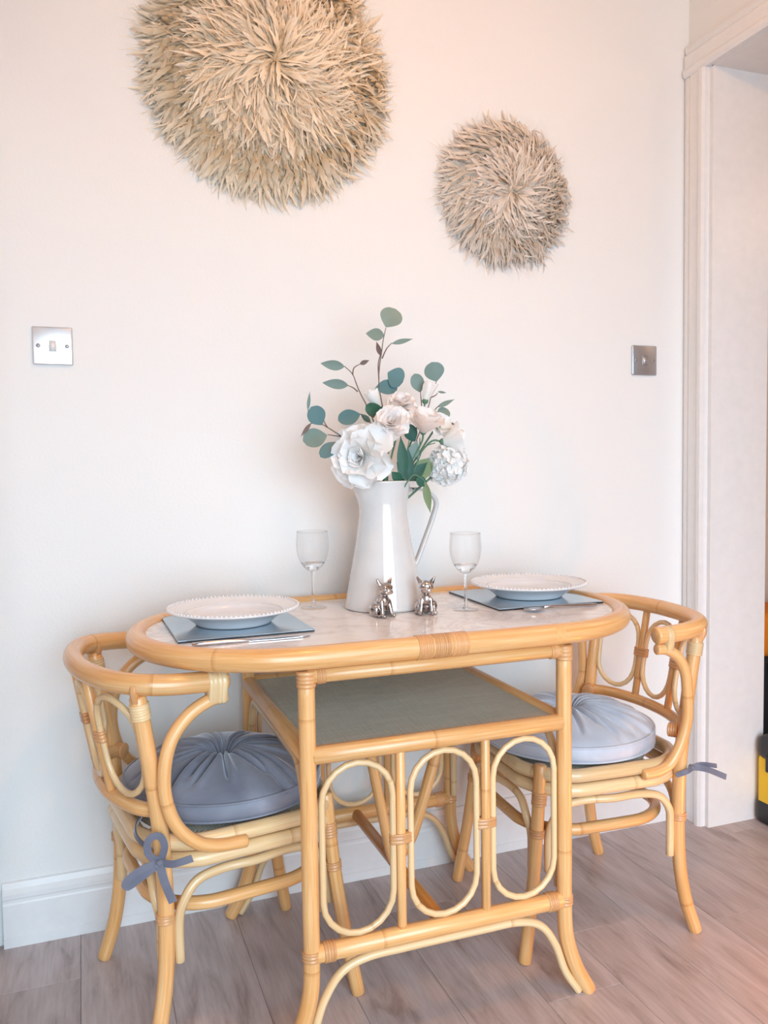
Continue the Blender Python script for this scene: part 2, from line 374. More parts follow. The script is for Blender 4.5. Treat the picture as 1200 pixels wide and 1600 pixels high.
def multibox(name, boxes, mat, parent=None):
    bm = bmesh.new()
    for b in boxes:
        me = box_mesh(*b); bm.from_mesh(me); bpy.data.meshes.remove(me)
    me = bpy.data.meshes.new(name); bm.to_mesh(me); bm.free(); return link(name, me, mat, parent, False)
def extrude_profile(name, prof, x0, x1, mat, parent=None, frame=None):
    """profile (a, b) pushed along from x0 to x1; frame maps (s, a, b) to a point"""
    fr = frame or (lambda s, a, b: (s, a, b)); n = len(prof); vs_ = [fr(s, a, b) for s in (x0, x1) for a, b in prof]
    fs = [(i, (i+1) % n, n+(i+1) % n, n+i) for i in range(n)]+[tuple(range(n-1, -1, -1)), tuple(range(n, 2*n))]
    me = mesh(name, vs_, fs); bm = bmesh.new(); bm.from_mesh(me); bmesh.ops.recalc_face_normals(bm, faces=bm.faces); bm.to_mesh(me); bm.free()
    return link(name, me, mat, parent, False)
def copy_tree(o, parent=None):
    c = o.copy(); COL.objects.link(c); c.parent = parent
    for ch in list(o.children): copy_tree(ch, c)
    return c

# ------------------------------------------------------------------ the room
XL, XR, YB, ZC = -2.0, 1.12, -3.6, 2.55
ST = 'structure'
# floor: a dark sub-floor with planks laid towards the wall
fl = box('floor', XL-0.1, 3.0, YB-0.1, 1.2, -0.05, -0.006, M['gap']); tag(fl, kind=ST)
pw, pl = 0.1765, 1.22; seam0 = 0.609
me_plank = {}
def plank(x0, x1, y0, y1):
    key = (round(x1-x0, 4), round(y1-y0, 4))
    if key not in me_plank:
        me_plank[key] = box_mesh(-key[0]/2+0.0003, key[0]/2-0.0003, -key[1]/2+0.0003, key[1]/2-0.0003, -0.006, 0.0, 0.0008, 1)
        me_plank[key].materials.append(M['floor'])
    o = link('plank', me_plank[key], None, fl, False); o.location = ((x0+x1)/2, (y0+y1)/2, 0)
offs = {}
rr = random.Random(3)
for i in range(-15, 14):
    x0 = seam0+pw*i
    if x0 < XL-0.15 or x0 > 2.9: continue
    off = -0.507 if i == 1 else rr.uniform(-1.2, 0)
    if i == 0: off = -1.05
    if i == 2: off = -0.93
    ys = [off+pl*k for k in range(-4, 4)]
    for a in ys:
        b = a+pl
        if a > 1.15 or b < YB-0.05: continue
        plank(x0, x0+pw, max(a, YB-0.05), min(b, 1.15))
# back wall with a doorway at its left end
DX0, DX1, DH = -1.62, -0.835, 2.03
tag(multibox('wall_back', [(DX1, XR+0.22, 0, 0.12, 0, ZC), (DX0, DX1, 0, 0.12, DH, ZC), (XL, DX0, 0, 0.12, 0, ZC)], M['wall']), kind=ST)
tag(box('wall_left', XL-0.1, XL, YB, 0.0, 0, ZC, M['wall']), kind=ST)
WX0, WX1, WZ0, WZ1 = -1.5, 1.06, 0.05, 2.15
tag(multibox('wall_front', [(XL, WX0, YB-0.1, YB, 0, ZC), (WX1, 3.0, YB-0.1, YB, 0, ZC), (WX0, WX1, YB-0.1, YB, 0, WZ0), (WX0, WX1, YB-0.1, YB, WZ1, ZC)], M['wall']), kind=ST)
# right wall with its doorway next to the corner
RY0, RY1, RH = -1.90, -0.10, 2.205
WT = 0.197
tag(multibox('wall_right', [(XR, XR+WT, RY1, 0.0, 0, ZC), (XR, XR+WT, RY0, RY1, RH, ZC), (XR, XR+WT, YB, RY0, 0, ZC)], M['wall']), kind=ST)
tag(box('ceiling', XL-0.1, 3.0, YB-0.1, 1.2, ZC, ZC+0.06, M['ceiling']), kind=ST)
# beyond the doorways
tag(multibox('wall_hall', [(2.6, 2.7, YB, 1.1, 0, ZC), (XR+0.22, 2.7, 0.62, 0.72, 0, ZC)], M['hall_wall']), kind=ST)
tag(multibox('wall_passage', [(XL, DX1+0.1, 1.0, 1.1, 0, ZC), (DX1+0.1, DX1+0.2, 0.12, 1.1, 0, ZC), (XL-0.1, XL, 0.0, 1.1, 0, ZC)], M['wall']), kind=ST)
# window behind the camera
wf = multibox('window_1', [(WX0, WX0+0.05, YB-0.07, YB-0.01, WZ0, WZ1), (WX1-0.05, WX1, YB-0.07, YB-0.01, WZ0, WZ1), (WX0, WX1, YB-0.07, YB-0.01, WZ0, WZ0+0.05), (WX0, WX1, YB-0.07, YB-0.01, WZ1-0.05, WZ1), ((WX0+WX1)/2-0.025, (WX0+WX1)/2+0.025, YB-0.07, YB-0.01, WZ0, WZ1)], M['gloss_white']); tag(wf, kind=ST)
for a, b in ((WX0+0.05, (WX0+WX1)/2-0.025), ((WX0+WX1)/2+0.025, WX1-0.05)): box('pane', a, b, YB-0.042, YB-0.038, WZ0+0.05, WZ1-0.05, M['glass'], wf)
# skirting board: stepped profile (y, z)
sk = [(0, 0), (-0.019, 0), (-0.019, 0.022), (-0.0165, 0.024), (-0.0165, 0.098), (-0.0145, 0.102), (-0.0145, 0.108), (-0.0165, 0.112), (-0.0165, 0.122), (-0.010, 0.132), (-0.006, 0.145), (0, 0.147)]
tag(extrude_profile('baseboard_back', sk, -0.79, XR, M['gloss_white']), kind=ST)
# door casing on the right wall: moulded board round the opening, lining inside the opening
ca = [(0, 0), (0, 0.016), (0.012, 0.018), (0.020, 0.014), (0.026, 0.020), (0.060, 0.020), (0.068, 0.026), (0.080, 0.026), (0.088, 0.020), (0.088, 0)]   # (across from the corner, proud)
cas = extrude_profile('trim_1', ca, 0, RH-0.0105, M['gloss_white'], None, lambda s, a, b: (XR-b, -a-0.004, s)); tag(cas, kind=ST)
tag(extrude_profile('trim_2', ca, 0, 1.98, M['gloss_white'], None, lambda s, a, b: (XR-b, -0.004-s, RH+0.078-a)), kind=ST)
tag(extrude_profile('trim_3', ca, 0, RH-0.0105, M['gloss_white'], None, lambda s, a, b: (XR-b, RY0-0.07+a, s)), kind=ST)
tag(multibox('door_2', [(XR-0.004, XR+WT+0.004, RY1-0.006, RY1+0.02, 0, RH), (XR-0.004, XR+WT+0.004, RY0-0.02, RY0+0.006, 0, RH), (XR-0.004, XR+WT+0.004, RY0, RY1, RH-0.012, RH+0.012)], M['gloss_white']), kind=ST)
# the open door at the left edge, hinged beside the skirting
dr = box('door_1', -0.845, -0.803, -0.80, -0.022, 0.012, 1.98, M['gloss_white'], None, 0.003); tag(dr, kind=ST)
tag(multibox('trim_4', [(DX1-0.01, DX1+0.035, -0.018, 0, 0, DH+0.05), (DX0-0.06, DX0, -0.018, 0, 0, DH+0.06), (DX0, DX1, -0.018, 0, DH, DH+0.06)], M['gloss_white']), kind=ST)
for z in (0.22, 1.0, 1.75): tube('hinge', [(-0.803, -0.016, z-0.04), (-0.803, -0.016, z+0.04)], 0.006, M['grey_steel'], dr, sides=10)
tube('door_handle', [(-0.803, -0.735, 1.0), (-0.765, -0.735, 1.0), (-0.757, -0.725, 1.0), (-0.757, -0.63, 1.0)], 0.008, M['grey_steel'], dr)

# ------------------------------------------------------------------ dining table
TC = Vector((0.0345, -0.347, 0))
tb = empty('dining_table', TC)
tag(tb, 'oval bamboo dining table with white marble effect top and woven lower shelf', 'table')
LX, LY = 0.2635, 0.276
ZS, ZR, ZA, ZRIM = 0.569, 0.205, 0.713, 0.7465
RR = 0.0212
top_loop = stadium(1.11-2*RR, 0.60-2*RR, 24)
tube('rim', [(a, b, ZRIM) for a, b in top_loop], RR, M['bamboo'], tb, True, 18)
# table top slab
lp = stadium(1.11-3*RR, 0.60-3*RR, 24); n = len(lp)
vs_ = [(a, b, ZRIM-0.004) for a, b in lp]+[(a, b, ZRIM+0.010) for a, b in lp]
fs = [tuple(range(n-1, -1, -1)), tuple(range(n, 2*n))]+[(i, (i+1) % n, n+(i+1) % n, n+i) for i in range(n)]
link('tabletop', mesh('tabletop', vs_, fs), M['marble'], tb, False)
ZT = ZRIM+0.010
# splice of the rim, wound with cane, front edge
yF = -(0.30-RR)
for x0, wd, tn in ((-0.040, 0.030, 8), (-0.006, 0.032, 8), (0.030, 0.034, 9)): binding(tb, (x0, yF, ZRIM), (1, 0, 0), [((0, 0, 0), RR)], wd, tn, None, 0.0013)
for sx in (-1, 1):
    for sy in (-1, 1):
        x, y = sx*LX, sy*LY
        pts = [(x, y, ZA+0.010), (x, y, 0.45), (x, y, 0.30), (x, y, 0.19), (x+sx*0.005, y, 0.125), (x+sx*0.026, y, 0.06), (x+sx*0.059, y, 0.0)]
        tube('leg', pts, 0.0155, M['bamboo'], tb, n=6, sides=16)
        binding(tb, (x, y, ZA-0.004), (0, 0, 1), [((0, 0, 0), 0.0155)], 0.030, 4)
        binding(tb, (x, y, ZR), (0, 0, 1), [((0, 0, 0), 0.0155)], 0.020, 3)
for sy in (-1, 1):
    y = sy*LY
    tube('apron_rail', [(-LX, y, ZA), (0, y, ZA), (LX, y, ZA)], 0.0135, M['bamboo'], tb)
    tube('shelf_rail', [(-LX+0.006, y, ZS), (0, y, ZS), (LX-0.006, y, ZS)], 0.0165, M['bamboo'], tb)
    tube('lower_rail', [(-LX+0.006, y, ZR), (0, y, ZR), (LX-0.006, y, ZR)], 0.0170, M['bamboo'], tb)
    for sx in (-1, 1):
        binding(tb, (sx*(LX-0.026), y, ZA), (1, 0, 0), [((0, 0, 0), 0.0135)], 0.016, 4)
        binding(tb, (sx*(LX-0.032), y, ZR), (1, 0, 0), [((0, 0, 0), 0.0170)], 0.022, 4)
        xb = sx*LX/3
        tube('bar', [(xb, y, ZS-0.012), (xb, y, ZR+0.012)], 0.0092, M['bamboo'], tb)
        binding(tb, (xb, y, (ZS+ZR)/2+0.005), (0, 0, 1), [((-0.0145, 0, 0), 0.0062), ((0, 0, 0), 0.0092), ((0.0145, 0, 0), 0.0062)], 0.020, 3)
    zc = (ZS+ZR)/2; hh = (ZS-0.0165)-(ZR+0.017)-0.0124
    for k in (-1, 0, 1):
        xc = k*(LX*2/3-0.004)
        tube('oval_loop', [(xc+a, y, zc+b) for a, b in stadium(0.136, hh, 10)], 0.0062, M['cane'], tb, True, 12)
    # bowed foot brace under the lower rail
    pts = [(-LX-0.034, y, 0.004), (-LX-0.001, y, 0.055), (-LX+0.022, y, 0.115), (-LX+0.055, y, 0.160), (-LX+0.105, y, 0.178), (-0.08, y, 0.180), (0.08, y, 0.180), (LX-0.105, y, 0.178), (LX-0.055, y, 0.160), (LX-0.022, y, 0.115), (LX+0.001, y, 0.055), (LX+0.034, y, 0.004)]
    tube('foot_brace', pts, 0.0082, M['cane'], tb, n=6)
for sx in (-1, 1):
    x = sx*LX
    tube('side_rail', [(x, -LY+0.006, ZS), (x, 0, ZS), (x, LY-0.006, ZS)], 0.0165, M['bamboo'], tb)
    pts = [(x, -LY+0.024, 0.22), (x, -LY+0.024, 0.40), (x, -LY+0.030, 0.48), (x, -LY+0.065, 0.535), (x, -LY+0.12, 0.543), (x, 0, 0.543), (x, LY-0.12, 0.543), (x, LY-0.065, 0.535), (x, LY-0.030, 0.48), (x, LY-0.024, 0.40), (x, LY-0.024, 0.22)]
    tube('side_arch', pts, 0.0085, M['cane'], tb, n=5)
box('shelf_panel', -LX+0.01, LX-0.01, -LY+0.01, LY-0.01, ZS-0.002, ZS+0.008, M['weave'], tb)
tube('stretcher', [(0, -LY+0.006, ZR), (0, 0, ZR), (0, LY-0.006, ZR)], 0.0135, M['brown_bamboo'], tb)
tube('shelf_support', [(-0.006, -0.012, ZR+0.006), (-0.018, -0.012, 0.260), (-0.050, -0.012, 0.430), (-0.076, -0.012, ZS-0.006)], 0.0115, M['bamboo'], tb, n=5)
tube('shelf_support', [(0.020, 0.014, ZR+0.004), (0.055, 0.014, 0.262), (0.110, 0.014, 0.428), (0.154, 0.014, ZS-0.006)], 0.0130, M['bamboo'], tb, n=5)

# ------------------------------------------------------------------ tub chairs (forward = +x of the chair)
def rsq(hx, hy, r, cx=0.0, n=6):
    out = []
    for qx, qy, a0 in ((1, 1, 0), (-1, 1, 90), (-1, -1, 180), (1, -1, 270)):
        for k in range(n+1):
            a = math.radians(a0+90*k/n); out.append((cx+qx*(hx-r)+r*math.cos(a), qy*(hy-r)+r*math.sin(a)))
    return out
RAIL = [(-0.060, -0.222), (-0.115, -0.222), (-0.170, -0.220), (-0.218, -0.203), (-0.252, -0.165), (-0.272, -0.110), (-0.282, -0.055), (-0.285, 0)]
RAIL = RAIL+[(a, -b) for a, b in RAIL[-2::-1]]
LOWR = [(-0.180, -0.186), (-0.208, -0.160), (-0.228, -0.110), (-0.240, -0.055), (-0.243, 0)]
LOWR = LOWR+[(a, -b) for a, b in LOWR[-2::-1]]
ZRAIL, ZLOW = 0.700, 0.470
def sampler(pts):
    P = crom([(a, b, 0) for a, b in pts], 10); L = [0]
    for i in range(1, len(P)): L.append(L[-1]+(P[i]-P[i-1]).length)
    def f(s):
        d = max(0.0, min(1.0, s))*L[-1]
        for i in range(1, len(L)):
            if L[i] >= d-1e-9:
                t = (d-L[i-1])/max(1e-9, L[i]-L[i-1]); return P[i-1].lerp(P[i], t)
        return P[-1]
    return f
back_up = sampler(RAIL[3:-3]); back_lo = sampler(LOWR)
def backpt(s, t):
    a, b = back_lo(s), back_up(s); p = a.lerp(b, t); p.z = ZLOW+(ZRAIL-ZLOW)*t; return p
def make_chair(da=0.0, wraps=4):
    ch = empty('tub_chair')
    tube('arm_rail', [(a, b, ZRAIL+0.012*math.exp(-((a+0.285)/0.12)**2)) for a, b in [(RAIL[0][0]-da, RAIL[0][1]), (RAIL[1][0]-da*0.7, RAIL[1][1])]+RAIL[2:-2]+[(RAIL[-2][0]-da*0.7, RAIL[-2][1]), (RAIL[-1][0]-da, RAIL[-1][1])]], 0.0192, M['bamboo'], ch, n=6, sides=18)
    tube('back_rail', [(a, b, ZLOW) for a, b in LOWR], 0.0135, M['bamboo'], ch, n=6)
    for s in (-1, 1):
        # rear leg running up to the arm rail
        tube('rear_leg', [(-0.218, s*0.206, 0.0), (-0.192, s*0.198, 0.09), (-0.178, s*0.195, 0.20), (-0.178, s*0.196, 0.36), (-0.190, s*0.199, 0.50), (-0.217, s*0.203, 0.688)], 0.0150, M['bamboo'], ch, n=6, sides=16)
        binding(ch, (-0.213, s*0.2025, 0.660), (-0.14, s*0.02, 1), [((0, 0, 0), 0.0156)], 0.030, 6, M['cane'])
        # loop of cane over the rail
        c0 = Vector((-0.217, s*0.204, ZRAIL)); tdir = Vector((-0.75, s*-0.55, 0)).normalized() if s > 0 else Vector((-0.75, 0.55, 0)).normalized()
        binding(ch, c0, tdir, [((0, 0, 0), 0.0196), ((0, 0, -0.018), 0.012)], 0.012, 1)
        binding(ch, (-0.178, s*0.195, 0.275), (0, 0, 1), [((0, 0, 0), 0.0150)], 0.018, 3)
        # bowed cane between arm end and seat
        q = s*0.223
        pts = [(-0.062-da, q, 0.671), (-0.090-da, q, 0.668), (-0.130-da*0.7, q, 0.648), (-0.163-da*0.3, q, 0.610), (-0.178, q, 0.560), (-0.178, q, 0.505), (-0.160, q, 0.450), (-0.125-da*0.3, q, 0.412), (-0.085-da*0.6, q, 0.397), (-0.030-da, q, 0.393)]
        tube('arm_bow', pts, 0.0122, M['bamboo'], ch, n=6)
        binding(ch, (-0.082-da-(0.008 if wraps == 1 else 0), s*0.2225, 0.690), (1, 0, 0), [((0, 0, 0.010), 0.0194), ((0, 0, -0.019), 0.0122)], 0.034 if wraps > 1 else 0.018, wraps, M['cane'])
        # front leg
        tube('front_leg', [(0.212, s*0.192, 0.0), (0.188, s*0.182, 0.14), (0.170, s*0.172, 0.28), (0.158, s*0.166, 0.425)], 0.0142, M['bamboo'], ch, n=6, sides=16)
        binding(ch, (0.163, s*0.169, 0.35), (-0.08, 0, 1), [((0, 0, 0), 0.0144)], 0.030, 5)
        binding(ch, (0.170, s*0.172, 0.275), (-0.1, 0, 1), [((0, 0, 0), 0.0144)], 0.018, 3)
        binding(ch, (-0.172, s*0.182, 0.470), (-0.6, s*0.7, 0), [((0, 0, 0), 0.0140)], 0.022, 4)
    for z, hs in ((0.404, 0.205), (0.371, 0.203)):
        tube('seat_ring', [(a, b, z) for a, b in rsq(hs-0.012, hs, 0.115, -0.012)], 0.0150, M['cane'], ch, True, 16, n=3)
    tube('stretcher_ring', [(a, b, 0.272) for a, b in rsq(0.178, 0.180, 0.12, -0.006)], 0.0130, M['bamboo'], ch, True, 16, n=3)
    # seat webbing under the cushion
    link('seat_panel', lathe_mesh([(0, 0.388), (0.178, 0.388), (0.184, 0.394), (0.178, 0.400), (0, 0.400)], 32), M['weave'], ch)
    # bent arches between the legs
    lg = [(-0.178, -0.195), (0.168, -0.170), (0.168, 0.170), (-0.178, 0.195)]
    for i in range(4):
        A = Vector(lg[i]+(0,)); B = Vector(lg[(i+1) % 4]+(0,)); d = (B-A).normalized(); nrm = Vector((d.y, -d.x, 0))*0.010
        sa = 0.024; pts = []
        for o_, z in ((sa, 0.185), (sa, 0.26), (sa+0.008, 0.300), (sa+0.034, 0.331), (sa+0.085, 0.340)):
            pts.append(A+d*o_+nrm*(0.3 if z < 0.3 else 1.0)+Vector((0, 0, z)))
        pts.append((A+B)/2+nrm*1.8+Vector((0, 0, 0.341)))
        for o_, z in ((sa+0.085, 0.340), (sa+0.034, 0.331), (sa+0.008, 0.300), (sa, 0.26), (sa, 0.185)):
            pts.append(B-d*o_+nrm*(0.3 if z < 0.3 else 1.0)+Vector((0, 0, z)))
        tube('leg_arch', pts, 0.0090, M['cane'], ch, n=5)
    # back: two bars and three cane ovals
    for s in (0.335, 0.665):
        tube('back_bar', [backpt(s, 0.02), backpt(s, 0.5), backpt(s, 0.98)], 0.0090, M['bamboo'], ch)
        c0 = backpt(s, 0.52); tv = (backpt(s+0.02, 0.52)-backpt(s-0.02, 0.52)).normalized()
        binding(ch, c0, backpt(s, 0.6)-backpt(s, 0.4), [(tv*-0.015, 0.0062), ((0, 0, 0), 0.0090), (tv*0.015, 0.0062)], 0.022, 3)
    for k in range(3):
        sc_ = (k+0.5)/3; loop = stadium(0.124, 0.186, 10)
        tube('oval_loop', [backpt(sc_+a/0.46, 0.5+b/(ZRAIL-ZLOW)) for a, b in loop], 0.0062, M['cane'], ch, True, 12)
    return ch
CH_L = (-0.330, -0.305, 0.163); CH_R = (0.500, -0.313, PI-0.049)
c1 = make_chair(); c1.location = (CH_L[0], CH_L[1], 0); c1.rotation_euler = (0, 0, CH_L[2])
tag(c1, 'bamboo tub chair nearer the camera at the left end of the oval table', 'chair', 'bamboo tub chairs')
c2 = make_chair(0.034, 1); c2.location = (CH_R[0], CH_R[1], 0); c2.rotation_euler = (0, 0, CH_R[2])
tag(c2, 'bamboo tub chair at the right end of the oval table beside the door frame', 'chair', 'bamboo tub chairs')

# ------------------------------------------------------------------ seat cushions
def ribbon(name, pts, wid, mat, parent, nrm=(0, 0, 1), thick=0.0015, n=5, flat=None):
    P = crom(pts, n); N = len(P); vs_, fs = [], []
    for i in range(N):
        t = (P[min(i+1, N-1)]-P[max(i-1, 0)]).normalized(); nn = Vector(nrm)
        sd = t.cross(nn)
        if sd.length < 0.05: sd = t.orthogonal()
        sd.normalize(); nv = sd.cross(t).normalized(); ww = wid*(0.72 if i == 0 else 1.0)
        for a, b in ((-ww/2, -thick), (ww/2, -thick), (ww/2, thick), (-ww/2, thick)): vs_.append(P[i]+sd*a+nv*b)
    for i in range(N-1):
        for k in range(4): k2 = (k+1) % 4; fs.append((i*4+k, i*4+k2, (i+1)*4+k2, (i+1)*4+k))
    fs += [(3, 2, 1, 0), tuple((N-1)*4+k for k in range(4))]
    return link(name, mesh(name, vs_, fs), mat, parent, name != 'tie')
def cushion(loc, rz, seed, vm, R=0.200):
    rg = random.Random(seed); cu = empty('seat_cushion', loc, rz)
    n, rows = 320, 34; NP = 21
    ang = sorted(2*PI*(i+rg.uniform(-0.3, 0.3))/NP for i in range(NP)); amp = [rg.uniform(0.5, 1.0) for _ in range(NP)]; bend = [rg.uniform(-0.25, 0.25) for _ in range(NP)]; lenp = [rg.uniform(0.55, 0.95) for _ in range(NP)]
    vs_, fs = [], []
    for i in range(rows+1):
        f = i/rows; r = R*f
        base = 0.040+0.042*(1-f**2.8)-0.034*math.exp(-(f/0.14)**2)
        for k in range(n):
            a = 2*PI*k/n; z = base
            for j in range(NP):
                d = (a-ang[j]-bend[j]*f*1.2+PI) % (2*PI)-PI; wd = 0.075+0.035/(0.25+f)*0.5
                if f > lenp[j]: g = max(0.0, 1-(f-lenp[j])/0.14)
                else: g = 1.0
                z -= amp[j]*g*0.0175*math.exp(-(d/(wd*0.36))**2)*min(1, f*5)*(1-0.5*f)
                z += amp[j]*g*0.0070*math.exp(-((d-wd*0.9)/(wd*0.6))**2)*min(1, f*4)
            vs_.append((r*math.cos(a), r*math.sin(a), z-0.003*max(0, (f-0.93)/0.07)))
    # side band
    for rr_, z in ((R+0.001, 0.034), (R+0.004, 0.027), (R+0.004, 0.014), (R+0.001, 0.004), (R-0.012, 0.0)):
        for k in range(n):
            a = 2*PI*k/n; vs_.append((rr_*math.cos(a), rr_*math.sin(a), z))
    R_ = rows+1+5
    for i in range(R_-1):
        for k in range(n): k2 = (k+1) % n; fs.append((i*n+k, i*n+k2, (i+1)*n+k2, (i+1)*n+k))
    fs.append(tuple((R_-1)*n+k for k in range(n-1, -1, -1)))
    me = mesh('cushion_body', vs_, fs); bm = bmesh.new(); bm.from_mesh(me); bmesh.ops.remove_doubles(bm, verts=bm.verts, dist=1e-6); bmesh.ops.recalc_face_normals(bm, faces=bm.faces); bm.to_mesh(me); bm.free()
    link('cushion_body', me, vm, cu)
    for z in (0.0365, 0.004): tube('piping', [((R+0.002)*math.cos(2*PI*k/72), (R+0.002)*math.sin(2*PI*k/72), z) for k in range(72)], 0.0026, vm, cu, True, 8)
    link('button', lathe_mesh([(0, 0.060), (0.008, 0.059), (0.0125, 0.055), (0.013, 0.051), (0.010, 0.046), (0, 0.045)], 20), vm, cu)
    return cu
def tie_bow(cu, c, out, side, loops=True):
    """ribbon knotted round a rear leg: strap, knot, loops and tails; points in cushion space"""
    c = Vector(c); out = Vector(out).normalized(); sd = Vector(side).normalized(); upv = Vector((0, 0, 1))
    def p(a, b, z): return c+out*a+sd*b+upv*z
    if loops:
        ribbon('tie', [p(0.004, 0, 0), p(0.012, -0.018, 0.020), p(0.014, -0.016, 0.046), p(0.012, 0.002, 0.050), p(0.010, 0.010, 0.030), p(0.004, 0.002, 0.002)], 0.0125, M['tie'], cu, out, 0.0010)
        ribbon('tie', [p(0.004, 0, 0), p(0.014, -0.030, -0.006), p(0.016, -0.056, -0.024), p(0.012, -0.054, -0.036), p(0.010, -0.028, -0.020), p(0.004, 0, -0.002)], 0.0125, M['tie'], cu, out, 0.0010)
        ribbon('tie', [p(0.005, 0, 0), p(0.014, 0.008, -0.030), p(0.014, 0.022, -0.070)], 0.0145, M['tie'], cu, out, 0.0010)
        ribbon('tie', [p(0.005, 0, 0), p(0.016, 0.024, 0.0), p(0.022, 0.058, 0.010)], 0.0130, M['tie'], cu, out, 0.0010)
    link('knot', lathe_mesh([(0, -0.007), (0.006, -0.006), (0.0085, 0), (0.006, 0.006), (0, 0.007)], 14), M['tie'], cu).location = p(0.006, 0, 0)
cz = 0.4195
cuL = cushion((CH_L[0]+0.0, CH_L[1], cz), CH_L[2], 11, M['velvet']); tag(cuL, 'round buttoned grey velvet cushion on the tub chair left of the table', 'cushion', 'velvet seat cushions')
cuR = cushion((CH_R[0]+0.004, CH_R[1], cz), CH_R[2], 23, M['velvet_lit']); tag(cuR, 'round buttoned grey velvet cushion on the tub chair by the door frame', 'cushion', 'velvet seat cushions')
# straps and ties
for cu in (cuL, cuR):
    ribbon('tie', [(-0.185, -0.085, 0.010), (-0.212, -0.130, 0.006), (-0.216, -0.165, -0.002), (-0.202, -0.205, -0.010)], 0.008, M['tie'], cu, (-0.7, -0.7, 0))
tie_bow(cuL, (-0.190, -0.217, -0.028), (-0.35, -0.94, 0), (0.94, -0.35, 0))
kR = Vector((-0.196, 0.212, -0.030))
link('knot', lathe_mesh([(0, -0.007), (0.006, -0.006), (0.0085, 0), (0.006, 0.006), (0, 0.007)], 14), M['tie'], cuR).location = kR
ribbon('tie', [kR, kR+Vector((-0.030, 0.012, -0.004)), kR+Vector((-0.075, 0.022, -0.024))], 0.013, M['tie'], cuR, (-0.2, 0.9, 0.3))
ribbon('tie', [kR, kR+Vector((-0.022, 0.004, 0.006)), kR+Vector((-0.065, 0.002, -0.004))], 0.010, M['tie'], cuR, (-0.2, 0.9, 0.3))
ribbon('tie', [kR, kR+Vector((0.018, 0.008, -0.004)), kR+Vector((0.040, -0.002, -0.014))], 0.011, M['tie'], cuR, (0.2, 0.9, 0.2))

# ------------------------------------------------------------------ light switches
def switch(name, c, plate_mat, rocker_mat, label):
    h = 0.043; s = empty(name, (c.x, 0, c.z)); tag(s, label, 'light switch', 'light switches')
    link('plate', box_mesh(-h, h, -0.007, -0.0002, -h, h, 0.0035, 3), plate_mat, s)
    box('bezel', -0.0085, 0.0085, -0.0078, -0.0065, -0.0145, 0.0145, M['screw'], s, 0.0006)
    bm = bmesh.new(); bmesh.ops.create_cube(bm, size=1)
    for v in bm.verts:
        z = v.co.z*0.0245; front = -0.0105 if z < 0 else -0.0078
        v.co = Vector((v.co.x*0.0145, front if v.co.y < 0 else -0.006, z))
    bmesh.ops.bevel(bm, geom=bm.edges[:], offset=0.0008, segments=2, affect='EDGES')
    me = bpy.data.meshes.new('rocker'); bm.to_mesh(me); bm.free(); link('rocker', me, rocker_mat, s)
    for sx in (-1, 1):
        sw_ = link('screw', lathe_mesh([(0, 0.0022), (0.0030, 0.0020), (0.0044, 0.0010), (0.0046, 0)], 18), M['screw'], s); sw_.rotation_euler = (PI/2, 0, 0); sw_.location = (sx*0.0302, -0.0068, 0)
        box('slot', -0.0030, 0.0030, -0.0004, 0.0004, 0.0018, 0.0024, M['dark'], sw_)
    return s
switch('light_switch', Vector((-0.641, 0, 1.3637)), M['steel'], M['white_plastic'], 'bright steel light switch on the wall left of the big feather disc')
switch('light_switch', Vector((0.9628, 0, 1.3784)), M['grey_steel'], M['grey_steel'], 'dull grey steel light switch on the wall beside the door frame')

# ------------------------------------------------------------------ place settings
def placemat(cx, cy, wx, wy, rz, label):
    o = empty('placemat', (cx, cy, ZT), rz); tag(o, label, 'placemat', 'glass placemats')
    box('glass_panel', -wx/2, wx/2, -wy/2, wy/2, 0.0035, 0.0055, M['mat_glass'], o, 0.0006)
    box('backing', -wx/2+0.0004, wx/2-0.0004, -wy/2+0.0004, wy/2-0.0004, 0.0003, 0.0036, M['mat_edge'], o)
    return o
placemat(-0.301, -0.318, 0.266, 0.276, 0.02, 'blue grey mirrored glass placemat under the plate by the knife')
placemat(0.410, -0.262, 0.268, 0.288, -0.03, 'blue grey mirrored glass placemat under the plate on the right of the jug')
def plate(cx, cy, r, label):
    o = empty('dinner_plate', (cx, cy, ZT+0.0057)); tag(o, label, 'plate', 'white dinner plates')
    k = r/0.138
    prof = [(0, 0.004), (0.070, 0.004), (0.074, 0.001), (0.078, 0.001), (0.080, 0.004), (0.090, 0.012), (0.099, 0.019), (0.120, 0.0265), (0.136, 0.0315), (0.1388, 0.0335), (0.137, 0.0352), (0.132, 0.0345), (0.128, 0.0325), (0.104, 0.0265), (0.0985, 0.0250), (0.094, 0.0185), (0.090, 0.0125), (0.082, 0.0100), (0, 0.0095)]
    link('dish', lathe_mesh([(a*k, b) for a, b in prof], 72), M['china'], o)
    # beaded edge, too fine to pick apart
    bm = bmesh.new(); nb = 92
    for i in range(nb):
        a = 2*PI*i/nb; mt = Matrix.Translation((0.1345*k*math.cos(a), 0.1345*k*math.sin(a), 0.0354))
        bmesh.ops.create_icosphere(bm, subdivisions=1, radius=0.0032*k, matrix=mt)
    me = bpy.data.meshes.new('bead_edge'); bm.to_mesh(me); bm.free(); tag(link('bead_edge', me, M['china'], o), kind='stuff')
    tube('well_line', [(0.1005*k*math.cos(2*PI*i/64), 0.1005*k*math.sin(2*PI*i/64), 0.0262) for i in range(64)], 0.0011, M['china'], o, True, 6)
    return o
plate(-0.302, -0.318, 0.137, 'white china plate with beaded rim on the mat behind the knife')
plate(0.424, -0.268, 0.141, 'white china plate with beaded rim at the right end of the table')
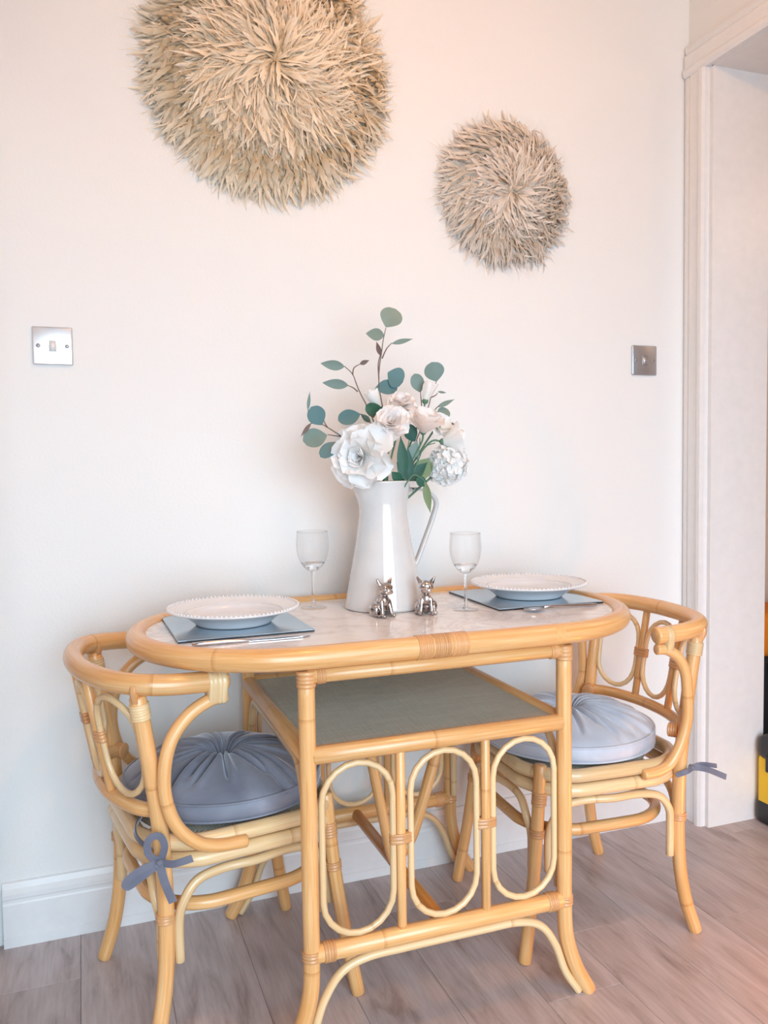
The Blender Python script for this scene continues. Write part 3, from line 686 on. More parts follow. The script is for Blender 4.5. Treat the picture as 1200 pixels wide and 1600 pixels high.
# knife on the left, spoon on the right
def outline_mesh(pts, th, zf=None):
    n = len(pts); zf = zf or (lambda a, b: 0.0)
    vs_ = [(a, b, zf(a, b)) for a, b in pts]+[(a, b, zf(a, b)+th) for a, b in pts]
    return mesh('outline', vs_, [tuple(range(n-1, -1, -1)), tuple(range(n, 2*n))]+[(i, (i+1) % n, n+(i+1) % n, n+i) for i in range(n)])
A, B = at(300, 1011, z=ZT), at(486, 994, z=ZT); d = B-A; kn = empty('table_knife', A, math.atan2(d.y, d.x)); L = d.length
tag(kn, 'polished steel table knife lying in front of the left plate', 'knife')
kb = outline_mesh([(L*0.46, -0.005), (L*0.7, -0.0085), (L*0.92, -0.0085), (L*0.985, -0.003), (L, 0.004), (L*0.9, 0.0052), (L*0.46, 0.005)], 0.0016, lambda a, b: 0.0012)
link('blade', kb, M['cutlery'], kn, False)
tube('handle', [(0, 0, 0.0042), (L*0.1, 0, 0.0046), (L*0.3, 0, 0.0042), (L*0.46, 0, 0.003), (L*0.5, 0, 0.002)], [0.0040, 0.0044, 0.0040, 0.0030, 0.0015], M['cutlery'], kn)
A, B = at(822, 957, z=ZT), at(932, 947, z=ZT); d = B-A; sp = empty('spoon', A, math.atan2(d.y, d.x)); L = d.length
tag(sp, 'polished steel spoon lying in front of the right plate', 'spoon')
bw = []
me = lathe_mesh([(0, 0.002), (0.008, 0.0025), (0.014, 0.0045), (0.0175, 0.008), (0.0168, 0.0085), (0.013, 0.0058), (0.007, 0.0042), (0, 0.0038)], 28)
for v in me.vertices: v.co.x = v.co.x*1.55+0.022
link('bowl', me, M['cutlery'], sp)
tube('handle', [(0.046, 0, 0.008), (0.062, 0, 0.010), (L*0.6, 0, 0.007), (L*0.9, 0, 0.004), (L, 0, 0.004)], [0.0022, 0.0024, 0.0030, 0.0038, 0.0030], M['cutlery'], sp)
# wine glasses
def wine_glass(c, h, r, label):
    o = empty('wine_glass', (c.x, c.y, ZT+0.0003)); tag(o, label, 'wine glass', 'clear wine glasses')
    k = r/0.036
    bowl = [(0.004, h*0.475), (0.012*k, h*0.490), (0.021*k, h*0.535), (0.029*k, h*0.605), (0.0345*k, h*0.70), (0.0365*k, h*0.78), (0.0365*k, h*0.87), (0.0352*k, h*0.95), (0.0345*k, h)]
    inner = [(a-0.0009, b) for a, b in bowl[::-1]]
    link('bowl', lathe_mesh(bowl+inner[:-1]+[(0.003, h*0.49), (0, h*0.489)], 48), M['glass'], o)
    tube('rim', [((0.0340*k)*math.cos(2*PI*i/48), (0.0340*k)*math.sin(2*PI*i/48), h) for i in range(48)], 0.0007, M['solid_glass'], o, True, 6)
    link('bowl_base', lathe_mesh([(0, h*0.492), (0.011*k, h*0.505), (0.0205*k, h*0.548), (0.0265*k, h*0.592), (0.0262*k, h*0.5935), (0.018*k, h*0.588), (0.008*k, h*0.586), (0, h*0.586)], 40), M['solid_glass'], o)
    link('stem', lathe_mesh([(0.0075, 0.003), (0.0048, 0.008), (0.0036, 0.018), (0.0032, h*0.25), (0.0034, h*0.42), (0.0050, h*0.465), (0.006, h*0.478)], 20), M['solid_glass'], o)
    link('foot', lathe_mesh([(0, 0), (0.030*k, 0), (0.0305*k, 0.0006), (0.030*k, 0.0012), (0.018*k, 0.0024), (0.0075, 0.0042), (0, 0.005)], 40), M['glass'], o)
    return o
wine_glass(at(490, 950, z=ZT), 0.178, 0.0370, 'clear wine glass standing left of the white jug')
wine_glass(at(728, 953, z=ZT), 0.173, 0.0355, 'clear wine glass standing right of the white jug')

# ------------------------------------------------------------------ enamel jug
JC = Vector((0.061, -0.238, ZT+0.0004))
jg = empty('enamel_jug', JC, math.radians(0)); tag(jg, 'tall white enamel jug holding white flowers and eucalyptus', 'jug')
SP = math.radians(188)     # spout direction
def wob(x, y, z, a, r):
    if z > 0.235:
        t = (z-0.235)/0.06; dlt = (a-SP+PI) % (2*PI)-PI; g = math.exp(-(dlt/0.42)**2)
        x += math.cos(SP)*g*t*0.022; y += math.sin(SP)*g*t*0.022; z += g*t*0.006
    return x, y, z
prof = [(0, 0.0), (0.088, 0.0), (0.0922, 0.002), (0.0930, 0.006), (0.0905, 0.012), (0.0825, 0.055), (0.0730, 0.105), (0.0645, 0.150), (0.0588, 0.190), (0.0560, 0.215), (0.0557, 0.232), (0.0578, 0.250), (0.0612, 0.270), (0.0630, 0.286), (0.0645, 0.2885), (0.0645, 0.2915), (0.0625, 0.2925), (0.0605, 0.290), (0.0595, 0.270), (0.0560, 0.245), (0.0540, 0.230), (0.057, 0.19), (0.070, 0.105), (0.088, 0.010), (0, 0.008)]
link('body', lathe_mesh(prof, 64, wob), M['enamel'], jg)
hd = math.radians(8); hx, hy = math.cos(hd), math.sin(hd)
def hp(r, z): return (hx*r, hy*r, z)
# strap handle
ribbon('handle', [hp(0.060, 0.262), hp(0.085, 0.272), hp(0.122, 0.262), hp(0.143, 0.238), hp(0.132, 0.200), hp(0.108, 0.145), hp(0.086, 0.098), hp(0.072, 0.085)], 0.015, M['enamel'], jg, (hy, -hx, 0) and Vector((hx, hy, 0.4)), 0.0028, 6)

# ------------------------------------------------------------------ figurines: one continuous body each
def figurine(c, rz, pose, label):
    o = empty('animal_figurine', (c.x, c.y, ZT), rz); tag(o, label, 'figurine', 'silver animal figurines')
    bm = bmesh.new()
    def ball(x, y, z, rx, ry, rz_, rot=None):
        mt = Matrix.Translation((x, y, z))
        if rot: mt = mt @ rot
        bmesh.ops.create_icosphere(bm, subdivisions=3, radius=1.0, matrix=mt @ Matrix.Diagonal((rx, ry, rz_, 1)))
    def limb(a, b, r0, r1):
        a, b = Vector(a), Vector(b)
        for i in range(9):
            t = i/8; p = a.lerp(b, t); r = r0+(r1-r0)*t; bmesh.ops.create_icosphere(bm, subdivisions=2, radius=r, matrix=Matrix.Translation(p))
    # faces -y; sitting: haunches behind, chest up front
    ball(0, 0.010, 0.0185, 0.0170, 0.0200, 0.0185)
    ball(0, 0.002, 0.0300, 0.0140, 0.0135, 0.0200)
    ball(0, -0.006, 0.0345, 0.0125, 0.0105, 0.0150)
    hxo = pose*0.004
    ball(hxo, -0.008, 0.0615, 0.0165, 0.0140, 0.0145)          # skull
    ball(hxo, -0.015, 0.0560, 0.0125, 0.0095, 0.0085)          # muzzle
    ball(hxo-0.006, -0.0185, 0.0545, 0.0062, 0.0052, 0.0058); ball(hxo+0.006, -0.0185, 0.0545, 0.0062, 0.0052, 0.0058)   # jowls
    ball(hxo, -0.0235, 0.0590, 0.0036, 0.0026, 0.0024)         # nose
    ball(hxo-0.0075, -0.0175, 0.0655, 0.0046, 0.0040, 0.0042); ball(hxo+0.0075, -0.0175, 0.0655, 0.0046, 0.0040, 0.0042)  # brows
    for s in (-1, 1):
        limb((hxo+s*0.0125, -0.004, 0.070), (hxo+s*0.0185, -0.003, 0.0815), 0.0058, 0.0026)
        limb((hxo+s*0.0105, -0.004, 0.071), (hxo+s*0.0180, -0.003, 0.0800), 0.0040, 0.0030)
        limb((s*0.0095, -0.009, 0.034), (s*0.0125, -0.016, 0.005), 0.0062, 0.0048)
        ball(s*0.0130, -0.0205, 0.0042, 0.0055, 0.0075, 0.0042)
        ball(s*0.0170, 0.010, 0.0150, 0.0085, 0.0150, 0.0145)   # thigh
        ball(s*0.0200, -0.006, 0.0042, 0.0055, 0.0095, 0.0042)   # hind paw
    limb((0, 0.026, 0.010), (0.012, 0.030, 0.006), 0.004, 0.0025)
    me = bpy.data.meshes.new('figurine_src'); bm.to_mesh(me); bm.free()
    tmp = bpy.data.objects.new('figurine_src', me); COL.objects.link(tmp)
    md = tmp.modifiers.new('r', 'REMESH'); md.mode = 'VOXEL'; md.voxel_size = 0.0011
    m2 = tmp.modifiers.new('s', 'SMOOTH'); m2.factor = 0.5; m2.iterations = 3
    dg = bpy.context.evaluated_depsgraph_get(); fin = bpy.data.meshes.new_from_object(tmp.evaluated_get(dg))
    bpy.data.objects.remove(tmp); fin.materials.clear()
    link('body', fin, M['chrome'], o)
    for s in (-1, 1):
        e = link('eye', lathe_mesh([(0, 0.0012), (0.0016, 0.0006), (0.0019, 0)], 10), M['dark'], o); e.location = (hxo+s*0.0068, -0.0205, 0.0625); e.rotation_euler = (PI/2, 0, 0)
    return o
d1 = at(600, 964, z=ZT); d2 = at(668, 960, z=ZT)
figurine(d1+Vector((0, 0.008, 0)), math.radians(-2)+0.35, 0.6, 'silver sitting animal figurine turned to show its flank, in front of the jug')
figurine(d2+Vector((0, 0.008, 0)), math.radians(-20), 0.0, 'silver sitting animal figurine facing forward, right of its twin')

# ------------------------------------------------------------------ flowers
def petal_mesh(L, W, cup=0.5, curl=0.3, ruff=0.06, seed=0, nu=6, nv=7):
    rg = random.Random(seed); ph = rg.uniform(0, 6); vs_, uvs, fs = [], [], []
    for j in range(nv+1):
        v = j/nv; wd = W*math.sin(min(1.0, 0.12+v*0.95)*PI*0.60)**0.9*(1.0 if v < 0.8 else math.sqrt(max(0.05, 1-((v-0.8)/0.215)**2)))
        # lengthwise bend: rises along z then curls outwards
        ang = (1-v)*cup*1.2-curl*v*v
        for i in range(nu+1):
            u = i/nu*2-1
            x = u*wd/2; y = L*v; z = cup*L*0.55*(v**1.6)*0+0.30*cup*abs(u)**2*wd+ruff*L*math.sin(u*4+ph+v*3)*v*v-curl*L*0.35*v**3
            vs_.append((x, y, z)); uvs.append((i/nu, v))
    for j in range(nv):
        for i in range(nu): a = j*(nu+1)+i; fs.append((a, a+1, a+nu+2, a+nu+1))
    return mesh('petal', vs_, fs, uvs)
PET = {}
def petals_for(kind):
    if kind in PET: return PET[kind]
    spec = {'big': (0.058, 0.056, 0.9, 0.35, 0.07), 'mid': (0.042, 0.042, 1.0, 0.25, 0.06), 'rose': (0.040, 0.044, 1.1, 0.45, 0.05), 'cup': (0.055, 0.040, 0.9, 0.15, 0.03), 'bud': (0.048, 0.026, 1.2, -0.10, 0.02), 'floret': (0.021, 0.021, 0.6, 0.25, 0.05)}[kind]
    PET[kind] = [petal_mesh(*spec, seed=hash_(kind)+k) for k in range(4)]
    return PET[kind]
def hash_(s): return sum(ord(c)*(i+3) for i, c in enumerate(s))
def basis(axis):
    z = Vector(axis).normalized(); x = z.orthogonal().normalized(); y = z.cross(x); mt = Matrix.Identity(4)
    for i in range(3): mt[i][0] = x[i]; mt[i][1] = y[i]; mt[i][2] = z[i]
    return mt
def add_petal(parent, kind, frame, az, tilt, off, scale, mat, rg):
    """petal leaving the flower axis: tilt 0 = along the axis, 90 = flat open"""
    me = rg.choice(petals_for(kind)); key = (me.name, mat.name)
    if key not in PET:
        m2 = me.copy(); m2.materials.clear(); m2.materials.append(mat)
        for p in m2.polygons: p.use_smooth = True
        PET[key] = m2
    o = bpy.data.objects.new('petal', PET[key]); COL.objects.link(o); o.parent = parent
    # local petal: y along, z normal (inside of the cup)
    m = frame @ Matrix.Rotation(az, 4, 'Z') @ Matrix.Translation((0, off[0], off[1])) @ Matrix.Rotation(math.radians(90-tilt), 4, 'X') @ Matrix.Rotation(rg.uniform(-0.12, 0.12), 4, 'Y') @ Matrix.Diagonal((scale*rg.uniform(0.92, 1.08),)*3+(1,))
    o.matrix_local = m
    return o
JT = JC+Vector((0, 0, 0.20))      # where the stems cross inside the jug
def flower(name, centre, axis, rings, mat, label, cat, stem_from=None, group='cut flowers in the jug', r_stem=0.0022, receptacle=0.008):
    o = empty(name, centre); tag(o, label, cat, group); rg = random.Random(hash_(label)); fr = basis(axis)
    for kind, cnt, tilt, off, sc_ in rings:
        a0 = rg.uniform(0, 6)
        for k in range(cnt): add_petal(o, kind, fr, a0+2*PI*k/cnt+rg.uniform(-0.15, 0.15), tilt+rg.uniform(-7, 7), off, sc_, mat, rg)
    ax = Vector(axis).normalized(); s0 = Vector(stem_from) if stem_from else JT+Vector((rg.uniform(-.02, .02), rg.uniform(-.02, .02), 0))
    c = Vector(centre); mid = (s0+c)/2-ax*0.02
    tube('stem', [s0-c, mid-c-Vector((0, 0, -0.01)), -ax*0.03, ax*0.002], r_stem, M['gstem'], o, n=5, sides=8)
    me = lathe_mesh([(0, -0.006), (receptacle*0.6, -0.004), (receptacle, 0.001), (receptacle*0.8, 0.006), (0, 0.007)], 14)
    rc = link('calyx', me, M['gstem'], o); rc.matrix_local = fr
    return o
W_, P_ = M['petal_white'], M['petal_pink']
tocam = (CAM-Vector((0.06, -0.3, 1.15))).normalized()
big = [('big', 6, 84, (0.004, 0.000), 1.12), ('big', 7, 66, (0.004, 0.006), 0.98), ('big', 6, 46, (0.003, 0.010), 0.82), ('mid', 5, 26, (0.002, 0.010), 0.82), ('mid', 4, 10, (0.001, 0.010), 0.62)]
flower('peony', at(567, 713, y=-0.318), tocam+Vector((-0.45, 0, 0.0)), [(k, c, t, o_, s_*1.10) for k, c, t, o_, s_ in big], W_, 'large open white bloom hanging over the left of the jug rim', 'flower')
rose = [('rose', 6, 78, (0.003, 0.000), 1.0), ('rose', 6, 58, (0.003, 0.004), 0.92), ('rose', 5, 40, (0.002, 0.008), 0.80), ('rose', 5, 24, (0.002, 0.010), 0.66), ('rose', 4, 10, (0.001, 0.011), 0.5)]
flower('rose', at(611, 664, y=-0.325), tocam+Vector((0.0, 0, 0.42)), rose, P_, 'blush cream rose facing forward in the middle of the bouquet', 'flower')
flower('rose', at(626, 640, y=-0.27), tocam+Vector((0.1, 0, 1.3)), [(k, c, t, o_, s*0.95) for k, c, t, o_, s in rose], P_, 'blush pink rose tilted upward behind the middle rose', 'flower')
cupf = [('cup', 5, 34, (0.006, 0.000), 1.0), ('cup', 5, 22, (0.004, 0.002), 0.95), ('mid', 5, 12, (0.002, 0.006), 0.8)]
flower('lisianthus', at(661, 676, y=-0.30), Vector((0.05, -0.45, 1)), [('cup', 6, 40, (0.006, 0.000), 1.05), ('cup', 5, 24, (0.004, 0.002), 0.98), ('rose', 5, 14, (0.002, 0.008), 0.9)], P_, 'cup shaped blush bloom opening upward at the top right of the roses', 'flower')
flower('lisianthus', at(690, 690, y=-0.27), Vector((1.0, -0.35, 0.12)), [('cup', 5, 38, (0.005, 0.000), 1.05), ('cup', 4, 20, (0.003, 0.002), 0.95)], W_, 'white funnel shaped bloom pointing right at the edge of the bouquet', 'flower')
flower('lisianthus', at(684, 668, y=-0.23), tocam+Vector((0.5, 0, 0.5)), [('mid', 5, 70, (0.003, 0.0), 0.85), ('mid', 5, 45, (0.003, 0.004), 0.75)], W_, 'white bloom tucked behind the funnel shaped flower', 'flower')
budf = [('bud', 4, 14, (0.006, 0.000), 1.0), ('bud', 3, 6, (0.003, 0.002), 0.98)]
flower('flower_bud', at(592, 640, y=-0.26), Vector((-0.42, -0.1, 0.8)), budf, W_, 'closed white bud leaning left above the middle rose', 'flower')
flower('flower_bud', at(664, 628, y=-0.25), Vector((0.28, 0.0, 1)), budf, W_, 'closed white bud rising at the right top between eucalyptus leaves', 'flower')
def hydrangea(centre, rad, axis, label, cnt):
    o = empty('hydrangea', centre); tag(o, label, 'flower', 'cut flowers in the jug'); rg = random.Random(5); c = Vector(centre); ax = Vector(axis).normalized()
    for i in range(cnt):
        zc_ = 1-1.5*(i+0.5)/cnt; a = i*2.399963; rr_ = math.sqrt(max(0, 1-zc_*zc_)); dl = basis(ax) @ Vector((rr_*math.cos(a), rr_*math.sin(a), zc_))
        dl = (dl+Vector((rg.uniform(-.15, .15), rg.uniform(-.15, .15), rg.uniform(-.15, .15)))).normalized(); fr = Matrix.Translation(dl*rad*rg.uniform(0.72, 0.95)) @ basis(dl)
        a0 = rg.uniform(0, 6)
        for k in range(4): add_petal(o, 'floret', fr, a0+k*PI/2, 74+rg.uniform(-10, 10), (0.001, 0), 1.0, W_, rg)
        fs_ = link('floret_stalk', tube_mesh([Vector((0, 0, 0)), dl*rad*0.9], 0.0009, sides=5), M['gstem'], o)
    tube('stem', [JT-c, (JT-c)*0.5+Vector((0.01, 0, 0.01)), Vector((0, 0, 0))], 0.0028, M['gstem'], o, n=5, sides=8)
    return o
hydrangea(at(697, 726, y=-0.26), 0.043, tocam+Vector((0.5, 0, 0)), 'white hydrangea head of many small florets right of the jug rim', 52)

# ------------------------------------------------------------------ leaves
def leaf_obj(parent, base, tip, wid, mat, face=None, name='leaf', fold=0.12, droop=0.06, roundness=0.5):
    """leaf blade from base to tip (parent space), width wid, facing roughly 'face'"""
    b, t = Vector(base), Vector(tip); d = t-b; L = d.length; y = d.normalized(); f = Vector(face if face is not None else tocam)
    x = y.cross(f)
    if x.length < 1e-3: x = y.orthogonal()
    x.normalize(); z = x.cross(y)
    nv, nu = 14, 4; vs_, fs = [], []
    for j in range(nv+1):
        v = j/nv
        if roundness > 0.55: sh = math.sqrt(max(0.0, 1-((v-0.54)/0.46)**2)) if v > 0.54 else math.sin(PI/2*v/0.54)**0.85
        elif roundness > 0.4: sh = math.sin(PI*v**0.85)**0.85
        else: sh = math.sin(PI*v**0.8)**1.1
        ww = wid*0.5*max(sh, 0.05)
        for i in range(nu+1):
            u = i/nu*2-1; p = b+y*(L*v)+x*(u*ww)+z*(abs(u)*ww*fold-droop*L*(v*v))
            vs_.append(p)
    for j in range(nv):
        for i in range(nu): a = j*(nu+1)+i; fs.append((a, a+1, a+nu+2, a+nu+1))
    n0 = len(vs_); vs2 = vs_+[v-z*0.0005 for v in vs_]; fs2 = fs+[tuple(n0+k for k in f_[::-1]) for f_ in fs]
    me = mesh('leaf', vs2, fs2)
    return link(name, me, mat, parent)
def sprig(name, label, stem, leaves, y0, smat, group, rs=0.0016):
    o = empty(name, JT); tag(o, label, 'foliage', group); rg = random.Random(hash_(label))
    def q(px, py, dy=0.0): return at(px, py, y=y0+dy)-JT
    for s in stem:
        P = [Vector((rg.uniform(-.01, .01), rg.uniform(-.01, .01), 0.0))] if s[0] is None else [q(*s[0])]
        P += [q(*p) for p in s[1:]]
        tube('stem', P, [rs*(1-0.45*i/max(1, len(crom(P, 5))-1)) for i in range(len(crom(P, 5)))], smat, o, sides=8, n=5)
    for lf in leaves:
        (bx, by), (tx, ty), wpx, mat = lf[:4]; rnd = lf[4] if len(lf) > 4 else 0.6; dy = lf[5] if len(lf) > 5 else 0.0
        b, t = q(bx, by, dy), q(tx, ty, dy+rg.uniform(-0.012, 0.004)); f = tocam+Vector((rg.uniform(-.25, .25), 0, rg.uniform(-.2, .3)))
        leaf_obj(o, b, t, wpx*0.00146, mat, f, roundness=rnd)
        
    return o
EU, ED, GR, OL = M['euc'], M['euc_dark'], M['green'], M['olive']
GE = 'eucalyptus sprigs in the jug'
sprig('eucalyptus_sprig', 'tallest eucalyptus sprig rising straight up from the bouquet', [
    [None, (606, 690), (592, 600), (597, 545), (599, 530), (603, 512)], [(592, 592), (591, 570), (594, 555), (596, 548)], [(597, 560), (604, 545), (612, 536)]],
    [((603, 511), (618, 482), 36, EU, 0.8), ((600, 524), (573, 521), 19, EU, 0.5), ((612, 537), (646, 529), 8, M['euc'], 0.3), ((595, 556), (588, 534), 8, M['stem'], 0.3), ((606, 582), (630, 597), 34, ED, 0.8), ((586, 607), (622, 603), 24, ED, 0.7)], -0.24, M['stem'], GE)
sprig('eucalyptus_sprig', 'eucalyptus sprig with two long leaves pointing to the upper left', [
    [None, (590, 680), (560, 608), (551, 585), (538, 572)], [(551, 586), (553, 575), (562, 569)], [(559, 612), (552, 606), (543, 602)]],
    [((538, 573), (502, 568), 15, EU, 0.5), ((544, 602), (505, 598), 15, EU, 0.5), ((562, 569), (577, 563), 7, M['stem'], 0.4)], -0.27, M['stem'], GE)
sprig('eucalyptus_sprig', 'eucalyptus sprig reaching furthest left with round blue green leaves', [
    [None, (585, 715), (534, 682), (512, 668), (498, 661), (485, 662)], [(512, 668), (508, 662), (506, 656)], [(534, 682), (525, 681), (512, 679)], [(491, 662), (484, 650), (481, 640)], [(534, 683), (530, 690), (526, 692)]],
    [((503, 664), (487, 636), 28, ED, 0.8), ((511, 680), (474, 688), 30, EU, 0.8), ((528, 691), (501, 713), 22, ED, 0.7), ((481, 641), (484, 612), 5, M['euc'], 0.3), ((486, 661), (470, 682), 6, M['stem'], 0.3)], -0.29, M['stem'], GE)
sprig('eucalyptus_sprig', 'short eucalyptus sprig with one dark leaf above the large open bloom', [
    [None, (600, 695), (578, 660), (565, 648)]],
    [((563, 647), (529, 656), 24, ED, 0.7), ((579, 660), (563, 646), 9, GR, 0.4), ((600, 650), (572, 634), 22, GR, 0.6), ((585, 655), (606, 638), 20, GR, 0.6)], -0.275, M['stem'], GE)
sprig('eucalyptus_sprig', 'eucalyptus sprig on the right with a rounded leaf beside the upright bud', [
    [None, (650, 690), (668, 640), (676, 610), (682, 596)], [(661, 655), (658, 625), (657, 612)], [(662, 672), (680, 640), (686, 635)], [(671, 622), (680, 618), (684, 614)]],
    [((682, 596), (675, 566), 34, EU, 0.8), ((657, 613), (648, 584), 22, EU, 0.7), ((683, 636), (711, 624), 8, EU, 0.3), ((685, 654), (700, 639), 22, EU, 0.8), ((684, 612), (698, 614), 4, EU, 0.3), ((694, 661), (714, 665), 8, M['stem'], 0.3), ((682, 667), (690, 662), 7, GR, 0.5)], -0.22, M['stem'], GE)
sprig('leafy_stem', 'dark green lance shaped leaves standing in the jug mouth', [[None, (632, 735), (637, 700), (643, 670)], [None, (645, 740), (655, 700), (656, 684)], [None, (648, 730), (662, 700), (680, 692)]],
    [((632, 745), (626, 682), 18, GR, 0.3), ((636, 750), (620, 722), 14, GR, 0.4), ((640, 752), (638, 700), 16, GR, 0.3), ((636, 752), (668, 722), 20, GR, 0.4), ((640, 750), (680, 716), 30, OL, 0.5), ((648, 690), (636, 664), 22, GR, 0.7), ((628, 752), (612, 738), 16, GR, 0.5), ((642, 718), (652, 688), 18, M['euc'], 0.4)], -0.275, M['gstem'], 'green leaf stems in the jug', 0.0018)
sprig('leafy_stem', 'narrow green leaf drooping over the right side of the jug rim', [[None, (640, 748), (655, 745), (664, 752)]],
    [((664, 752), (672, 802), 13, OL, 0.3), ((650, 748), (668, 758), 16, GR, 0.5)], -0.300, M['gstem'], 'green leaf stems in the jug', 0.0018)

# ------------------------------------------------------------------ feather wall discs
def feather_mesh(L, W, bend, seed, nv=9):
    """curved feather along +y, arching over z; ragged edges, one side strip each"""
    rg = random.Random(seed); vs_, uvs, fs = [], [], []; sk_ = rg.uniform(-0.65, 0.65)
    for j in range(nv+1):
        v = j/nv; wd = W*0.5*(math.sin(PI*min(1, 0.10+v*0.78))**0.8)*(1-0.55*v**3)
        ang = bend*v; y = L*(math.sin(ang)/bend if abs(bend) > 1e-3 else v); z = -L*((1-math.cos(ang))/bend if abs(bend) > 1e-3 else 0)
        xm = sk_*L*v*v
        rag = rg.uniform(0.55, 1.15) if j % 2 else rg.uniform(0.9, 1.2)
        rag2 = rg.uniform(0.55, 1.15) if j % 2 == 0 else rg.uniform(0.9, 1.2)
        fz = wd*0.5
        if j == nv: rag = rag2 = 0.12
        vs_ += [(xm-wd*rag, y-wd*0.3, z-fz*rg.uniform(0.2, 0.8)), (xm, y, z), (xm+wd*rag2, y-wd*0.3, z-fz*rg.uniform(0.2, 0.8))]; uvs += [(0, v), (0.5, v), (1, v)]
    for j in range(nv):
        a = j*3; fs += [(a, a+1, a+4, a+3), (a+1, a+2, a+5, a+4)]
    return vs_, uvs, fs
def feather_disc(name, c, R, H, mat, label, seed, n_big, n_fill, Lb, swirl):
    rg = random.Random(seed); o = empty(name, c); tag(o, label, 'wall decoration', 'feather wall discs')
    # backing dome
    bk = link('backing', lathe_mesh([(R*0.70, 0.001), (R*0.70, 0.012), (R*0.64, H*0.32), (R*0.45, H*0.62), (R*0.22, H*0.75), (0, H*0.78)], 40), mat, o); bk.rotation_euler = (PI/2, 0, 0)
    def frame(rho, az):
        # root on a dome; disc axis is -y; returns matrix of a feather root
        zz = H*(1-rho**2.4)*0.80+0.006; rad = rho*R*0.80
        slope = math.atan2(H*0.80*2.4*max(rho, 0.05)**1.4, R*0.80)
        lift = math.radians(rg.gauss(16, 13))+0.06*(1-rho)
        t = slope-lift
        rdir = Vector((math.cos(az), 0, math.sin(az))); tdir = Vector((-math.sin(az), 0, math.cos(az))); n_ = Vector((0, -1, 0))
        pos = rdir*rad+n_*zz; cl = noise.noise(Vector((pos.x*16, pos.z*16, seed*3.1))); c2_ = noise.noise(Vector((pos.x*13+7, pos.z*13, seed*5.7)))
        sw = swirl+rg.gauss(0, 0.32)+cl*0.8; t = min(t-c2_*0.18, 0.50-0.30*rho); pos = pos+rdir*rg.gauss(0, 0.010)+n_*(c2_*0.008)
        yd = (rdir*math.cos(sw)+tdir*math.sin(sw))*math.cos(t)-n_*math.sin(t); yd.normalize()
        zd = n_-yd*n_.dot(yd)
        if zd.length < 0.05: zd = rdir-yd*rdir.dot(yd)
        zd.normalize(); roll_ = rg.gauss(0, 0.6); zd = Matrix.Rotation(roll_, 3, yd) @ zd
        xd = yd.cross(zd); mt = Matrix.Identity(4)
        for i in range(3): mt[i][0] = xd[i]; mt[i][1] = yd[i]; mt[i][2] = zd[i]; mt[i][3] = pos[i]
        return mt
    def clear(mt, pts):
        # keep every feather in front of the wall
        my = max((mt @ Vector(p)).y for p in pts)
        return Matrix.Translation((0, -(my+0.0015), 0)) @ mt if my > -0.0015 else mt
    var = []
    for k in range(10):
        a = feather_mesh(Lb*rg.uniform(0.85, 1.15), Lb*rg.uniform(0.18, 0.34), rg.uniform(0.3, 1.5), seed*50+k); var.append(a)
    mes = []
    for v_, u_, f_ in var:
        me = mesh('feather', v_, f_, u_); me.materials.append(mat)
        for p in me.polygons: p.use_smooth = True
        at_ = me.attributes.new('tone', 'FLOAT', 'POINT')
        for d_ in at_.data: d_.value = 0.5
        mes.append(me)
    for i in range(n_big):
        rho = math.sqrt((i+0.5)/n_big)*0.97; az = i*2.399963+rg.uniform(-0.2, 0.2)
        f = bpy.data.objects.new('feather', rg.choice(mes)); COL.objects.link(f); f.parent = o
        f.matrix_local = clear(frame(rho, az) @ Matrix.Diagonal((rg.uniform(0.55, 0.9), rg.uniform(0.75, 1.1), 1, 1)), [v.co for v in f.data.vertices])
    V, U, Fc, tone = [], [], [], []
    for i in range(n_fill):
        rho = math.sqrt((i+0.5)/n_fill)*1.0; az = i*2.399963*1.37+rg.uniform(-0.4, 0.4)
        v_, u_, f_ = rg.choice(var); mt = clear(frame(rho, az) @ Matrix.Diagonal((rg.uniform(0.2, 0.72), rg.uniform(0.55, 1.15), 1, 1)), v_); b = len(V); tn = rg.random()
        V += [mt @ Vector(p) for p in v_]; U += u_; Fc += [tuple(b+k for k in q) for q in f_]; tone += [tn]*len(v_)
    me = mesh('plumage', V, Fc, U); at_ = me.attributes.new('tone', 'FLOAT', 'POINT')
    for d_, tn in zip(at_.data, tone): d_.value = tn
    tag(link('plumage', me, mat, o), kind='stuff')
    # fine wisps at the edge and over the surface
    V, U, Fc, tone = [], [], [], []
    for i in range(n_fill):
        rho = math.sqrt(rg.uniform(0.02, 1.0)) if i % 2 else rg.uniform(0.88, 1.02); mt = frame(rho, rg.uniform(0, 2*PI)); L = Lb*rg.uniform(0.7, 1.45); bd = rg.uniform(0.3, 1.7); wd = 0.0009; b = len(V); tn = rg.uniform(0.3, 1.0); sx = rg.uniform(-0.4, 0.4)
        for j in range(6):
            v = j/5; an = bd*v; y = L*math.sin(an)/bd; z = -L*(1-math.cos(an))/bd+0.004; ww = wd*(1-0.8*v)
            for p_ in (mt @ Vector((sx*L*v*v-ww, y, z)), mt @ Vector((sx*L*v*v+ww, y, z))): p_.y = min(p_.y, -0.0015); V.append(p_)
            U += [(0, 0.3+0.7*v), (1, 0.3+0.7*v)]; tone += [tn, tn]
        for j in range(5): a = b+j*2; Fc.append((a, a+1, a+3, a+2))
    me = mesh('wisps', V, Fc, U); at_ = me.attributes.new('tone', 'FLOAT', 'POINT')
    for d_, tn in zip(at_.data, tone): d_.value = tn
    tag(link('wisps', me, mat, o), kind='stuff')
    return o
feather_disc('feather_disc', Vector((-0.132, 0, 2.034)), 0.316, 0.084, M['feather_tan'], 'large round tan feather disc hanging at the top of the wall', 5, 300, 7500, 0.074, 0.25)
